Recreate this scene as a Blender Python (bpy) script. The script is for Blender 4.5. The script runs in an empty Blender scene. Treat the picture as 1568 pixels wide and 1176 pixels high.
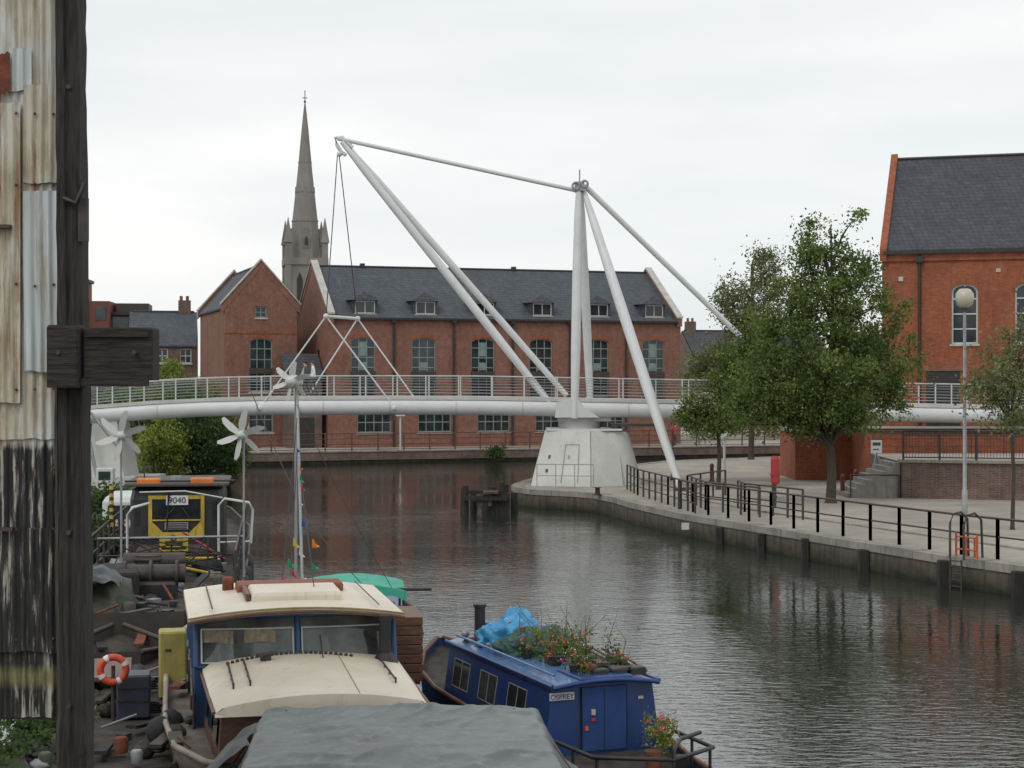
import bpy, math, random
import numpy as np
from mathutils import Vector, Matrix, noise
random.seed(7); rng=np.random.default_rng(7)
sc=bpy.context.scene
F=2613.0; H=5.8
def sv(u,v,d): return ((u-784)*d/F, d, H-(v-588)*d/F)
# ---------------- materials
def newmat(name):
    m=bpy.data.materials.new(name); m.use_nodes=True
    nt=m.node_tree; return m,nt,nt.nodes['Principled BSDF']
def N(nt,t,**k):
    n=nt.nodes.new(t)
    for a,b in k.items(): setattr(n,a,b)
    return n
def ramp(nt,fac,stops,interp='LINEAR'):
    r=N(nt,'ShaderNodeValToRGB'); r.color_ramp.interpolation=interp
    e=r.color_ramp.elements
    while len(e)<len(stops): e.new(.5)
    for i,(p,c) in enumerate(stops): e[i].position=p; e[i].color=c
    nt.links.new(fac,r.inputs[0]); return r.outputs[0]
def coords(nt,stretch=(1,1,1),src='Object'):
    t=N(nt,'ShaderNodeTexCoord'); mp=N(nt,'ShaderNodeMapping'); mp.inputs['Scale'].default_value=stretch
    nt.links.new(t.outputs[src],mp.inputs[0]); return mp.outputs[0]
def noi(nt,vec,scale,detail=5,rough=.6):
    n=N(nt,'ShaderNodeTexNoise'); n.inputs['Scale'].default_value=scale; n.inputs['Detail'].default_value=detail
    n.inputs['Roughness'].default_value=rough
    nt.links.new(vec,n.inputs['Vector']); return n.outputs['Fac']
def mix(nt,f,a,b,mode='MIX'):
    m=N(nt,'ShaderNodeMix',data_type='RGBA',blend_type=mode)
    for s,x in ((m.inputs[0],f),(m.inputs[6],a),(m.inputs[7],b)):
        if hasattr(x,'is_linked'): nt.links.new(x,s)
        else: s.default_value=x
    return m.outputs[2]
def bump(nt,h,bs,strength=.4,dist=.02):
    b=N(nt,'ShaderNodeBump'); b.inputs['Strength'].default_value=strength; b.inputs['Distance'].default_value=dist
    nt.links.new(h,b.inputs['Height']); nt.links.new(b.outputs[0],bs.inputs['Normal'])
def M(name,c1,c2=None,scale=3,rough=.7,metal=0,bmp=0,stretch=(1,1,1),dirt=None,lo=.35,hi=.68,dth=(.5,.72)):
    m,nt,bs=newmat(name)
    if c2 is None: c2=tuple(x*.72 for x in c1[:3])+(1,)
    v=coords(nt,stretch); f=noi(nt,v,scale)
    col=ramp(nt,f,[(lo,c2),(hi,c1)])
    if dirt:
        v2=coords(nt,(3,3,.35)); f2=noi(nt,v2,2.2,6,.7)
        g=ramp(nt,f2,[(dth[0],(0,0,0,1)),(dth[1],(1,1,1,1))]); col=mix(nt,g,col,dirt)
    nt.links.new(col,bs.inputs['Base Color'])
    bs.inputs['Roughness'].default_value=rough; bs.inputs['Metallic'].default_value=metal
    if bmp: bump(nt,noi(nt,v,scale*4),bs,.6,bmp)
    return m
def brickM(name,c1,c2,mortar,w=.225,h=.075,vs=1,patch=.35,dark=(.3,.3,.3,1),ms=.01):
    m,nt,bs=newmat(name)
    t=N(nt,'ShaderNodeTexCoord'); s=N(nt,'ShaderNodeSeparateXYZ'); nt.links.new(t.outputs['Object'],s.inputs[0])
    a=N(nt,'ShaderNodeMath',operation='ADD'); nt.links.new(s.outputs[0],a.inputs[0]); nt.links.new(s.outputs[1],a.inputs[1])
    z=N(nt,'ShaderNodeMath',operation='MULTIPLY'); z.inputs[1].default_value=vs; nt.links.new(s.outputs[2],z.inputs[0])
    c=N(nt,'ShaderNodeCombineXYZ'); nt.links.new(a.outputs[0],c.inputs[0]); nt.links.new(z.outputs[0],c.inputs[1])
    b=N(nt,'ShaderNodeTexBrick'); nt.links.new(c.outputs[0],b.inputs['Vector'])
    b.inputs['Color1'].default_value=c1; b.inputs['Color2'].default_value=c2; b.inputs['Mortar'].default_value=mortar
    b.inputs['Scale'].default_value=1; b.inputs['Brick Width'].default_value=w; b.inputs['Row Height'].default_value=h
    b.inputs['Mortar Size'].default_value=ms
    f=noi(nt,t.outputs['Object'],.6,6,.65); g=ramp(nt,f,[(.3,dark),(.62,(1,1,1,1))])
    col=mix(nt,patch,b.outputs[0],g,'MULTIPLY')
    f2=noi(nt,coords(nt,(4,4,.4)),1.5,5,.7); g2=ramp(nt,f2,[(.35,(.7,.7,.7,1)),(.65,(1.1,1.1,1.1,1))])
    col=mix(nt,.6,col,g2,'MULTIPLY')
    f3=noi(nt,t.outputs['Object'],2.6,3,.8); g3=ramp(nt,f3,[(.4,(.72,.72,.75,1)),(.62,(1.15,1.12,1.1,1))])
    col=mix(nt,.6,col,g3,'MULTIPLY')
    nt.links.new(col,bs.inputs['Base Color']); bs.inputs['Roughness'].default_value=.85
    return m
def leafM(name,a,b,c):
    m,nt,bs=newmat(name)
    g=N(nt,'ShaderNodeNewGeometry'); t=coords(nt); f=noi(nt,t,.7,3)
    ad=N(nt,'ShaderNodeMath',operation='MULTIPLY_ADD'); ad.inputs[1].default_value=.5
    nt.links.new(g.outputs['Random Per Island'],ad.inputs[0])
    sb=N(nt,'ShaderNodeMath',operation='MULTIPLY_ADD'); sb.inputs[1].default_value=1.2; sb.inputs[2].default_value=-.28; nt.links.new(f,sb.inputs[0]); nt.links.new(sb.outputs[0],ad.inputs[2])
    col=ramp(nt,ad.outputs[0],[(.2,a),(.55,b),(.9,c)])
    nt.links.new(col,bs.inputs['Base Color']); bs.inputs['Roughness'].default_value=.75; bs.inputs['Specular IOR Level'].default_value=.2
    tr=N(nt,'ShaderNodeBsdfTranslucent'); nt.links.new(col,tr.inputs[0])
    mx=N(nt,'ShaderNodeMixShader'); mx.inputs[0].default_value=.4
    nt.links.new(bs.outputs[0],mx.inputs[1]); nt.links.new(tr.outputs[0],mx.inputs[2])
    nt.links.new(mx.outputs[0],nt.nodes['Material Output'].inputs[0]); return m

m_brick=brickM('brick_brown_red',(.31,.115,.07,1),(.23,.08,.052,1),(.26,.18,.14,1),ms=.012)
m_brick2=brickM('brick_orange_red',(.4,.095,.035,1),(.29,.065,.028,1),(.29,.15,.09,1))
m_brickd=brickM('brick_weathered',(.22,.12,.09,1),(.14,.085,.07,1),(.22,.2,.17,1),patch=.6)
m_slate=brickM('slate_roof',(.095,.108,.125,1),(.075,.087,.1,1),(.04,.045,.05,1),w=.3,h=.28,vs=1.3,patch=.4,dark=(.55,.55,.55,1),ms=.015)
m_slated=brickM('slate_roof_dark',(.085,.09,.105,1),(.06,.065,.075,1),(.03,.03,.04,1),w=.3,h=.28,vs=1.3,patch=.4,dark=(.55,.55,.55,1),ms=.015)
m_cope=M('stone_coping',(.52,.5,.46,1),(.38,.36,.33,1),2)
m_stone=M('church_stone',(.27,.25,.225,1),(.17,.16,.15,1),.25,.9,stretch=(1,1,.4))  # distance haze is put into the stone colour by lightening it
m_white=M('white_paint',(.66,.67,.67,1),(.58,.59,.59,1),1.0,.4,dirt=(.45,.45,.42,1),dth=(.6,.95))
m_whitef=M('white_frame',(.6,.62,.6,1),(.48,.5,.48,1),2,.5)
m_greenf=M('grey_green_frame',(.25,.32,.31,1),(.18,.24,.24,1),2,.5)
m_glass=M('window_glass',(.055,.065,.07,1),(.012,.015,.018,1),.7,.06)
m_black=M('black_paint',(.018,.018,.02,1),(.035,.03,.028,1),4,.5)
m_iron=M('dark_iron',(.03,.03,.033,1),(.07,.05,.04,1),6,.6)
m_conc=M('concrete_quay',(.33,.31,.27,1),(.2,.19,.165,1),.9,.9,bmp=.01,dirt=(.12,.12,.1,1))
m_pierm=M('pier_painted_steel',(.56,.56,.53,1),(.47,.47,.445,1),.8,.6,dirt=(.38,.36,.31,1),dth=(.54,.85))
m_redrail=M('red_brown_rail',(.14,.045,.035,1),(.09,.03,.03,1),4,.5)
m_wood=M('weathered_timber',(.11,.095,.08,1),(.035,.03,.027,1),3,.9,bmp=.02,stretch=(6,6,.6))
m_wooddk=M('old_dark_timber',(.05,.043,.04,1),(.012,.011,.01,1),4,.85,bmp=.03,stretch=(9,9,.7))
m_beam=M('horizontal_dark_timber',(.055,.043,.036,1),(.012,.01,.009,1),4,.85,bmp=.03,stretch=(.8,8,10))
m_woodbr=M('varnished_wood',(.17,.075,.035,1),(.08,.035,.02,1),3,.5,stretch=(1,6,6))
m_bark=M('bark',(.09,.075,.055,1),(.04,.034,.028,1),5,.95,bmp=.02,stretch=(4,4,1))
m_leaf=leafM('leaf_green',(.045,.08,.025,1),(.125,.175,.05,1),(.26,.31,.1,1))
m_leafo=leafM('leaf_olive',(.08,.1,.045,1),(.18,.2,.09,1),(.31,.32,.15,1))
m_leafy=leafM('leaf_yellow_green',(.07,.12,.02,1),(.2,.27,.06,1),(.42,.42,.09,1))
m_leafd=leafM('leaf_dark',(.025,.05,.018,1),(.06,.105,.035,1),(.12,.18,.06,1))
m_cream=M('cream_deck_paint',(.78,.7,.57,1),(.68,.6,.48,1),1.2,.45,dirt=(.52,.44,.33,1),dth=(.55,.8))
m_blue=M('royal_blue_paint',(.018,.06,.22,1),(.014,.04,.15,1),1.5,.3,dirt=(.03,.05,.1,1))
m_blued=M('deep_blue_frame',(.02,.07,.18,1),(.014,.045,.12,1),1.5,.35)
m_blue2=M('blue_roof_sky_sheen',(.12,.24,.46,1),(.07,.15,.33,1),1.6,.22,dirt=(.27,.3,.33,1),dth=(.55,.78))  # paler than the cabin sides: sky reflection painted into the roof blue
m_hull=M('hull_black',(.03,.028,.026,1),(.07,.055,.045,1),2,.6)
m_deck=M('grimy_deck',(.075,.062,.052,1),(.03,.026,.022,1),3,.85,bmp=.02)
m_deckb=M('cabin_side_deck',(.2,.17,.14,1),(.12,.1,.08,1),3,.8)
m_yel=M('yellow_paint',(.6,.42,.04,1),(.45,.32,.04,1),3,.5,dirt=(.2,.16,.06,1))
m_yeld=M('faded_yellow_box',(.42,.36,.09,1),(.3,.26,.08,1),3,.6,dirt=(.2,.18,.09,1))
m_or=M('orange_lamp',(.75,.2,.03,1),(.6,.15,.02,1),3,.4)
m_ladder=M('orange_red_ladder',(.6,.12,.04,1),(.42,.09,.03,1),3,.5)
m_buoy=M('lifebuoy_orange_red',(.7,.09,.03,1),(.5,.07,.03,1),3,.5)
m_red=M('red_paint',(.4,.03,.035,1),(.28,.025,.025,1),3,.5)
m_tarpg=M('grey_tarpaulin',(.135,.155,.155,1),(.085,.1,.1,1),1.1,.4,bmp=.012,dirt=(.2,.21,.2,1))
m_tarpd=M('dark_sheet',(.04,.045,.05,1),(.02,.022,.025,1),2,.45,bmp=.01)
m_tarpgn=M('olive_sheet',(.07,.08,.05,1),(.035,.04,.028,1),2,.6,bmp=.01)
m_tarpb=M('blue_tarpaulin',(.08,.38,.64,1),(.03,.2,.42,1),3,.4)
m_green=M('green_canvas',(.04,.4,.27,1),(.02,.27,.19,1),3,.6)
m_net=M('green_net',(.08,.16,.13,1),(.03,.07,.06,1),8,.9)
m_teal=M('grey_steel',(.35,.37,.38,1),(.25,.26,.27,1),3,.45,metal=.3)
m_rub=M('rubber',(.02,.02,.02,1),(.035,.035,.035,1),5,.8)
m_terra=M('flower_pot',(.25,.1,.05,1),(.15,.07,.04,1),4,.8)
m_rope=M('rope',(.3,.26,.19,1),(.18,.15,.11,1),9,.9)
m_pink=M('pink_cloth',(.8,.2,.35,1)); m_bluef=M('blue_cloth',(.05,.1,.5,1)); m_yf=M('yellow_cloth',(.8,.6,.05,1)); m_gf=M('green_cloth',(.03,.4,.2,1)); m_orf=M('orange_cloth',(.85,.3,.03,1)); m_wf=M('white_cloth',(.8,.8,.8,1)); m_rf=M('red_cloth',(.7,.04,.04,1))
m_petal=M('red_petals',(.6,.02,.05,1),(.7,.15,.25,1),8)
m_pave=M('pavement_slabs',(.4,.36,.3,1),(.25,.23,.2,1),.35,.9,dirt=(.22,.21,.18,1))
m_grass=M('grass',(.06,.09,.028,1),(.04,.045,.022,1),1.3,.95,bmp=.05)
m_bed=M('river_bed',(.05,.05,.04,1))
m_glow=M('lamp_globe',(.5,.47,.38,1),(.38,.36,.29,1),2,.3)
def quayM():
    m,nt,bs=newmat('quay_wall_stained')
    t=N(nt,'ShaderNodeTexCoord'); s=N(nt,'ShaderNodeSeparateXYZ'); nt.links.new(t.outputs['Object'],s.inputs[0])
    f=noi(nt,coords(nt,(1.5,1.5,3)),.8,6,.7)
    ad=N(nt,'ShaderNodeMath',operation='MULTIPLY_ADD'); nt.links.new(f,ad.inputs[0]); ad.inputs[1].default_value=.6; nt.links.new(s.outputs[2],ad.inputs[2])
    col=ramp(nt,ad.outputs[0],[(.3,(.015,.016,.012,1)),(.48,(.05,.052,.025,1)),(.62,(.08,.072,.05,1)),(.85,(.125,.105,.08,1)),(1.0,(.19,.17,.13,1))])
    f2=noi(nt,coords(nt,(2,2,.3)),2,6,.7); g=ramp(nt,f2,[(.35,(.3,.3,.3,1)),(.6,(1,1,1,1))])
    col=mix(nt,.8,col,g,'MULTIPLY')
    nt.links.new(col,bs.inputs['Base Color']); bs.inputs['Roughness'].default_value=.85
    bump(nt,noi(nt,t.outputs['Object'],3),bs,.7,.05); return m
m_quay=quayM()
def waterM():
    m,nt,bs=newmat('river_water')
    bs.inputs['Base Color'].default_value=(.022,.026,.022,1); bs.inputs['Roughness'].default_value=.02; bs.inputs['IOR'].default_value=1.85
    n1=noi(nt,coords(nt,(.9,2.0,1)),2.6,3,.5); n2=noi(nt,coords(nt,(.45,1.0,1)),.5,2,.5); n3=noi(nt,coords(nt,(.6,1,1)),.05,3,.6)
    amp=ramp(nt,n3,[(.4,(.25,.25,.25,1)),(.6,(1,1,1,1))])
    mm=N(nt,'ShaderNodeMath',operation='MULTIPLY'); nt.links.new(n1,mm.inputs[0]); nt.links.new(amp,mm.inputs[1])
    m2=N(nt,'ShaderNodeMath',operation='MULTIPLY_ADD'); nt.links.new(n2,m2.inputs[0]); m2.inputs[1].default_value=.6; nt.links.new(mm.outputs[0],m2.inputs[2])
    bump(nt,m2.outputs[0],bs,1.0,.024); return m
m_water=waterM()
def corrM():
    m,nt,bs=newmat('corrugated_rusty_painted')
    t=N(nt,'ShaderNodeTexCoord'); s=N(nt,'ShaderNodeSeparateXYZ'); nt.links.new(t.outputs['Object'],s.inputs[0])
    st=noi(nt,coords(nt,(14,1,1.1)),1.0,7,.7)
    st2=noi(nt,coords(nt,(7,1,.5)),1.0,6,.7)
    big=noi(nt,coords(nt,(2.2,1,.9)),1.0,4,.6)
    base=ramp(nt,big,[(.35,(.36,.3,.2,1)),(.5,(.55,.5,.4,1)),(.62,(.6,.61,.58,1))])
    g=ramp(nt,st,[(.34,(.42,.36,.3,1)),(.52,(1,1,1,1))]); base=mix(nt,.85,base,g,'MULTIPLY')
    r=ramp(nt,st2,[(.56,(0,0,0,1)),(.66,(1,1,1,1))]); base=mix(nt,r,base,(.26,.1,.035,1))
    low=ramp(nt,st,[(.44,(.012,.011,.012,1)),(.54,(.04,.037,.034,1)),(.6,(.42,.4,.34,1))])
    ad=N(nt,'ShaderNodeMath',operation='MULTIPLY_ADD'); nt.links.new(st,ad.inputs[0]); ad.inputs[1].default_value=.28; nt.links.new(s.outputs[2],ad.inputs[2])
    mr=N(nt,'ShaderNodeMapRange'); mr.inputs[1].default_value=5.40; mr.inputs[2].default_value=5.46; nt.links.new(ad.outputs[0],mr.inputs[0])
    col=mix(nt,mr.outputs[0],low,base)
    mr2=N(nt,'ShaderNodeMapRange'); mr2.inputs[1].default_value=3.28; mr2.inputs[2].default_value=3.36; nt.links.new(s.outputs[2],mr2.inputs[0])
    mr3=N(nt,'ShaderNodeMapRange'); mr3.inputs[1].default_value=3.5; mr3.inputs[2].default_value=3.42; nt.links.new(s.outputs[2],mr3.inputs[0])
    mm=N(nt,'ShaderNodeMath',operation='MULTIPLY'); nt.links.new(mr2.outputs[0],mm.inputs[0]); nt.links.new(mr3.outputs[0],mm.inputs[1])
    m4=N(nt,'ShaderNodeMath',operation='MULTIPLY'); nt.links.new(mm.outputs[0],m4.inputs[0]); nt.links.new(ramp(nt,st,[(.4,(.2,.2,.2,1)),(.55,(1,1,1,1))]),m4.inputs[1])
    col=mix(nt,m4.outputs[0],col,(.22,.2,.09,1))
    nt.links.new(col,bs.inputs['Base Color']); bs.inputs['Roughness'].default_value=.6
    bump(nt,st,bs,.4,.01); return m
m_corr=corrM()
m_corrw=M('corrugated_pale_blue_white',(.6,.64,.65,1),(.42,.45,.44,1),1.6,.5,stretch=(8,1,.7),dirt=(.3,.24,.16,1))
m_rust=M('rust',(.22,.06,.03,1),(.11,.035,.02,1),8,.9,bmp=.01)

# ---------------- mesh builder
class B:
    def __init__(s): s.v=[];s.f=[];s.s=[]
    def add(s,vs,fs,sm=False):
        o=len(s.v); s.v+= [tuple(p) for p in vs]; s.f+=[tuple(i+o for i in f) for f in fs]; s.s+=[sm]*len(fs)
    def box(s,x0,x1,y0,y1,z0,z1):
        s.add([(x0,y0,z0),(x1,y0,z0),(x1,y1,z0),(x0,y1,z0),(x0,y0,z1),(x1,y0,z1),(x1,y1,z1),(x0,y1,z1)],
              [(0,3,2,1),(4,5,6,7),(0,1,5,4),(1,2,6,5),(2,3,7,6),(3,0,4,7)])
    def rotbox(s,c,sx,sy,sz,a,tilt=0):
        R=Matrix.Rotation(a,3,'Z')@Matrix.Rotation(tilt,3,'X')
        s.add([Vector(c)+R@Vector((x*sx/2,y*sy/2,z*sz/2)) for z in (-1,1) for x,y in ((-1,-1),(1,-1),(1,1),(-1,1))],[(0,3,2,1),(4,5,6,7),(0,1,5,4),(1,2,6,5),(2,3,7,6),(3,0,4,7)])
    def rbox(s,x0,x1,y0,y1,z0,z1,r=.05):
        def ring(i,z): 
            a,b,c,d=x0+i,x1-i,y0+i,y1-i
            return [(a+r,c,z),(b-r,c,z),(b,c+r,z),(b,d-r,z),(b-r,d,z),(a+r,d,z),(a,d-r,z),(a,c+r,z)]
        s.loft([ring(0,z0),ring(0,z1-r),ring(r*.6,z1)],True,True)
    def poly(s,ps): s.add(ps,[tuple(range(len(ps)))])
    def loft(s,rings,closed=True,caps=True,sm=False):
        n=len(rings[0]); vs=[p for r in rings for p in r]; fs=[]
        for i in range(len(rings)-1):
            for j in range(n if closed else n-1):
                k=(j+1)%n; fs.append((i*n+j,i*n+k,(i+1)*n+k,(i+1)*n+j))
        s.add(vs,fs,sm)
        if caps: s.poly(rings[0]); s.poly(rings[-1])
    def path(s,pts,r,n=8,caps=True):
        pts=[Vector(p) for p in pts]; 
        rs=r if isinstance(r,(list,tuple)) else [r]*len(pts)
        rings=[]
        for i,p in enumerate(pts):
            t=(pts[min(i+1,len(pts)-1)]-pts[max(i-1,0)]).normalized()
            up=Vector((0,0,1)) if abs(t.z)<.95 else Vector((0,1,0))
            a=t.cross(up).normalized(); b=t.cross(a).normalized()
            rings.append([tuple(p+(a*math.cos(q)+b*math.sin(q))*rs[i]) for q in [2*math.pi*k/n for k in range(n)]])
        s.loft(rings,True,caps,True)
    def tube(s,a,b,r,r2=None,n=8): s.path([a,b],[r,r if r2 is None else r2],n)
    def cyl(s,x,y,z0,z1,r,r2=None,n=14): s.tube((x,y,z0),(x,y,z1),r,r2,n)
    def ball(s,c,rx,ry=None,rz=None,n=12,m=8,jit=0):
        ry=ry or rx; rz=rz or rx; rings=[]
        for i in range(m+1):
            th=math.pi*i/m; ring=[]
            for j in range(n):
                ph=2*math.pi*j/n; k=1+(jit*noise.noise(Vector((math.cos(ph)*2+c[0]*3,math.sin(ph)*2+c[1]*3,th*2))) if jit else 0)
                ring.append((c[0]+rx*k*math.sin(th)*math.cos(ph),c[1]+ry*k*math.sin(th)*math.sin(ph),c[2]+rz*k*math.cos(th)))
            rings.append(ring)
        s.loft(rings,True,False,True)
    def torus(s,c,R,r,axis='y',n=24,m=8,a0=0,a1=2*math.pi):
        rings=[]
        full=abs(a1-a0-2*math.pi)<1e-6
        for i in range(n+1):
            a=a0+(a1-a0)*i/n; ring=[]
            for j in range(m):
                b=2*math.pi*j/m; q=R+r*math.cos(b); h=r*math.sin(b)
                if axis=='y': p=(c[0]+q*math.cos(a),c[1]+h,c[2]+q*math.sin(a))
                elif axis=='x': p=(c[0]+h,c[1]+q*math.cos(a),c[2]+q*math.sin(a))
                else: p=(c[0]+q*math.cos(a),c[1]+q*math.sin(a),c[2]+h)
                ring.append(p)
            rings.append(ring)
        s.loft(rings,True,not full,True)
    def sheet(s,xs,ys,f,sm=True):
        vs=[f(x,y) for y in ys for x in xs]; n=len(xs)
        s.add(vs,[(j*n+i,j*n+i+1,(j+1)*n+i+1,(j+1)*n+i) for j in range(len(ys)-1) for i in range(n-1)],sm)
def lin(a,b,n): return [a+(b-a)*i/(n-1) for i in range(n)]
class T:
    def __init__(s,name,loc=(0,0,0),rz=0):
        s.name=name;s.loc=loc;s.rz=rz;s.parts={};s.extra=[]
    def p(s,part,mat):
        if part not in s.parts: s.parts[part]=(B(),mat)
        return s.parts[part][0]
    def done(s):
        objs=[]
        single=len(s.parts)==1 and not s.extra
        for k,(b,m) in s.parts.items():
            if not b.v: continue
            me=bpy.data.meshes.new(s.name+'_'+k); me.from_pydata(b.v,[],b.f); me.materials.append(m)
            me.polygons.foreach_set('use_smooth',b.s); me.update()
            o=bpy.data.objects.new(s.name if single else k,me); sc.collection.objects.link(o); objs.append(o)
        if single: e=objs[0]
        else:
            e=bpy.data.objects.new(s.name,None); sc.collection.objects.link(e)
            for o in objs+s.extra: o.parent=e
        e.location=s.loc; e.rotation_euler=(0,0,math.radians(s.rz)); return e
def leafobj(name,clumps,per,size,mat,rad=.4,flat=.8):
    C=np.repeat(np.array(clumps,dtype=float),per,axis=0); n=len(C)
    R=np.repeat(rng.uniform(.6,1.4,len(clumps))*rad,per)[:,None]
    P=C+rng.normal(size=(n,3))*R*np.array([.6,.6,.6*flat])
    a=rng.normal(size=(n,3)); a/=np.linalg.norm(a,axis=1)[:,None]
    b=rng.normal(size=(n,3)); b-=a*(a*b).sum(1)[:,None]; b/=np.linalg.norm(b,axis=1)[:,None]
    sz=size*rng.uniform(.6,1.3,n)[:,None]
    V=np.stack([P-a*sz,P-b*sz*.5,P+a*sz,P+b*sz*.5],1).reshape(-1,3)
    me=bpy.data.meshes.new(name); me.vertices.add(4*n); me.vertices.foreach_set('co',V.ravel())
    me.loops.add(4*n); me.loops.foreach_set('vertex_index',np.arange(4*n,dtype=np.int32))
    me.polygons.add(n); me.polygons.foreach_set('loop_start',np.arange(0,4*n,4,dtype=np.int32))
    me.polygons.foreach_set('loop_total',np.full(n,4,dtype=np.int32)); me.update(calc_edges=True); me.validate()
    me.materials.append(mat); o=bpy.data.objects.new(name,me); sc.collection.objects.link(o); return o
def clumps_in(ells,n):
    w=np.array([e[3]*e[4]*e[5] for e in ells])**.8; w/=w.sum(); out=[]
    for _ in range(n):
        e=ells[rng.choice(len(ells),p=w)]
        d=rng.normal(size=3); d/=np.linalg.norm(d); r=rng.uniform(0,1)**.45
        out.append((e[0]+d[0]*e[3]*r,e[1]+d[1]*e[4]*r,e[2]+d[2]*e[5]*r))
    return out
def tree(name,base,ells,nc,per,ls,mat,tr=.16,rad=.45,limbs=26,fork=None):
    t=T(name,base); b=t.p('trunk',m_bark)
    zs=[e[2] for e in ells]; top=max(zs); fork=fork or min(zs)
    pts=[(0,0,0),(.05,0,fork*.5),(-.04,.03,fork),(.1,0,(fork+top)/2),(.0,0,top)]
    b.path([(0,0,-.05),(0,0,.15)],[tr*1.5,tr*1.1],10); b.path(pts,[tr*1.1,tr*.95,tr*.8,tr*.5,tr*.15],10)
    cl=clumps_in(ells,nc); lb=t.p('limbs',m_bark)
    for c in cl[:limbs]:
        z0=min(max(fork*.9,c[2]-random.uniform(1,2.5)),top); s0=Vector((0,0,z0)); e=Vector(c); mid=(s0+e)/2+Vector((0,0,.3+.2*random.random()))
        lb.path([s0,mid,e],[tr*.4,tr*.25,tr*.07],6)
    o=leafobj('foliage',cl,per,ls,mat,rad); t.extra.append(o)
    # upright outer sprays for an uneven outline
    tips=[(c[0]*1.06,c[1]*1.06,c[2]+random.uniform(.3,.8)) for c in cl if random.random()<.12]
    t.extra.append(leafobj('outer_sprays',tips,max(6,per//6),ls,mat,rad*.9,1.6)); return t.done()
def clutter(t,x0,x1,y0,y1,z,n,s=1.0):
    mats=[m_iron,m_deck,m_wood,m_tarpd,m_tarpgn,m_rust,m_rub,m_iron,m_wooddk,m_teal]
    for i in range(n):
        x,y=random.uniform(x0,x1),random.uniform(y0,y1); k=random.randrange(6); m=random.choice(mats); b=t.p('gear_'+m.name,m); q=random.uniform(.5,1.2)*s
        if k==0: b.rotbox((x,y,z+.1*q),.35*q,.3*q,.22*q,random.uniform(0,3))
        elif k==1: b.ball((x,y,z+.1*q),.35*q,.3*q,.25*q,14,8,.6)
        elif k==2:
            bb=t.p('rope_coils',m_rope if i%2 else m_rub)
            for j in range(4): bb.torus((x,y,z+.03+j*.04),.17*q-.01*j,.022,'z',14,5)
        elif k==3:
            a=random.uniform(0,3.1); l=random.uniform(.5,1.3)*s; b.tube((x-l*math.cos(a)/2,y-l*math.sin(a)/2,z+.08),(x+l*math.cos(a)/2,y+l*math.sin(a)/2,z+.12+random.random()*.4*s),.035*q)
        elif k==4: b.rotbox((x,y,z+.04+.3*random.random()*s),.18,random.uniform(.8,1.8)*s,.05,random.uniform(-.6,.6),random.uniform(-.15,.15))
        else: b.path([(x,y,z),(x,y,z+.3*q),(x,y,z+.34*q)],[.14*q,.16*q,.12*q],12)

# ---------------- land & water
def slab(name,pts,z,mat_top,mat_side,zb=-1.6):
    t=T(name); t.p('top_surface',mat_top).poly([(x,y,z) for x,y in pts])
    b=t.p('edge_walls',mat_side); n=len(pts)
    for i in range(n):
        a=pts[i];c=pts[(i+1)%n]; b.poly([(a[0],a[1],zb),(c[0],c[1],zb),(c[0],c[1],z),(a[0],a[1],z)])
    return t
g=T('ground'); g.p('g',m_bed).poly([(-1500,-200,-1.6),(1500,-200,-1.6),(1500,2500,-1.6),(-1500,2500,-1.6)]); g.done()
w=T('river_water'); w.p('w',m_water).poly([(-120,-60,0),(700,-60,0),(700,420,0),(-120,420,0)]); w.done()
Q=.85
qe=[(35,-40),(30,5),(22,25),(16.8,39),(13.9,46.2),(12.5,49),(11.3,52.2),(9.95,55.7),(8.4,59.9),(6.6,64.7),(5.0,71),(4.4,74.6),(3.7,77),(2.8,78.3),(1.84,78.9),(.9,79.8),(.2,81.4),(0,83),(.2,85),(1.5,92),(10,110),(45,138)]
rb=slab('quay_pavement',qe+[(640,330),(640,-40)],Q,m_pave,m_quay)
cp=rb.p('coping_stones',m_conc)
for i in range(1,len(qe)-1):
    a=Vector((*qe[i],0)); c=Vector((*qe[i+1],0)); d=(c-a); 
    if d.length<.01: continue
    nn=Vector((d.y,-d.x,0)).normalized()
    L_=d.length; k=max(1,int(L_/1.2)) if qe[i][1]>20 else 1
    for j in range(k):
        p=a+d*(j/k); q=a+d*((j+.985)/k); jz=random.uniform(-.012,.012)
        o1=p-nn*.05; o2=q-nn*.05; i1=p+nn*.5; i2=q+nn*.5
        zb,zt=Q-.22,Q+.02+jz
        cp.add([(*o1.xy,zb),(*o2.xy,zb),(*i2.xy,zb),(*i1.xy,zb),(*o1.xy,zt),(*o2.xy,zt),(*i2.xy,zt),(*i1.xy,zt)],[(4,5,6,7),(0,1,5,4),(1,2,6,5),(2,3,7,6),(3,0,4,7)])
rb.done()
fd=(math.cos(math.radians(20)),math.sin(math.radians(20)))
fq=lambda t:(-19.5+fd[0]*t,121+fd[1]*t)
le=[(-4,-40),(-5,10),(-6.2,22),(-9.5,28),(-13.2,34),(-14.8,46),(-15.5,60),(-15.8,80),(-16.0,95),(-17.5,110),(-19.5,121)]
slab('grass_bank',[(-900,-40)]+le+[(-19.5,900),(-900,900)],Q,m_grass,m_quay).done()
fb=slab('far_quay_pavement',[(-19.49,121),fq(60),fq(700),(640,900),(-19.49,900)],Q,m_pave,m_quay); fb.done()
t=T('quay_fender_posts'); b=t.p('w',m_wooddk)
def alongq(s,off=0,lst=qe,i0=3):
    i=i0; a=Vector(lst[i]); 
    while i<len(lst)-1:
        c=Vector(lst[i+1]); l=(c-a).length
        if s<=l:
            d=(c-a).normalized(); p=a+d*s; n=Vector((d.y,-d.x)); p=p+n*off; return p,d
        s-=l; a=c; i+=1
    return a,Vector((0,1))
s=.5
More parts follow.
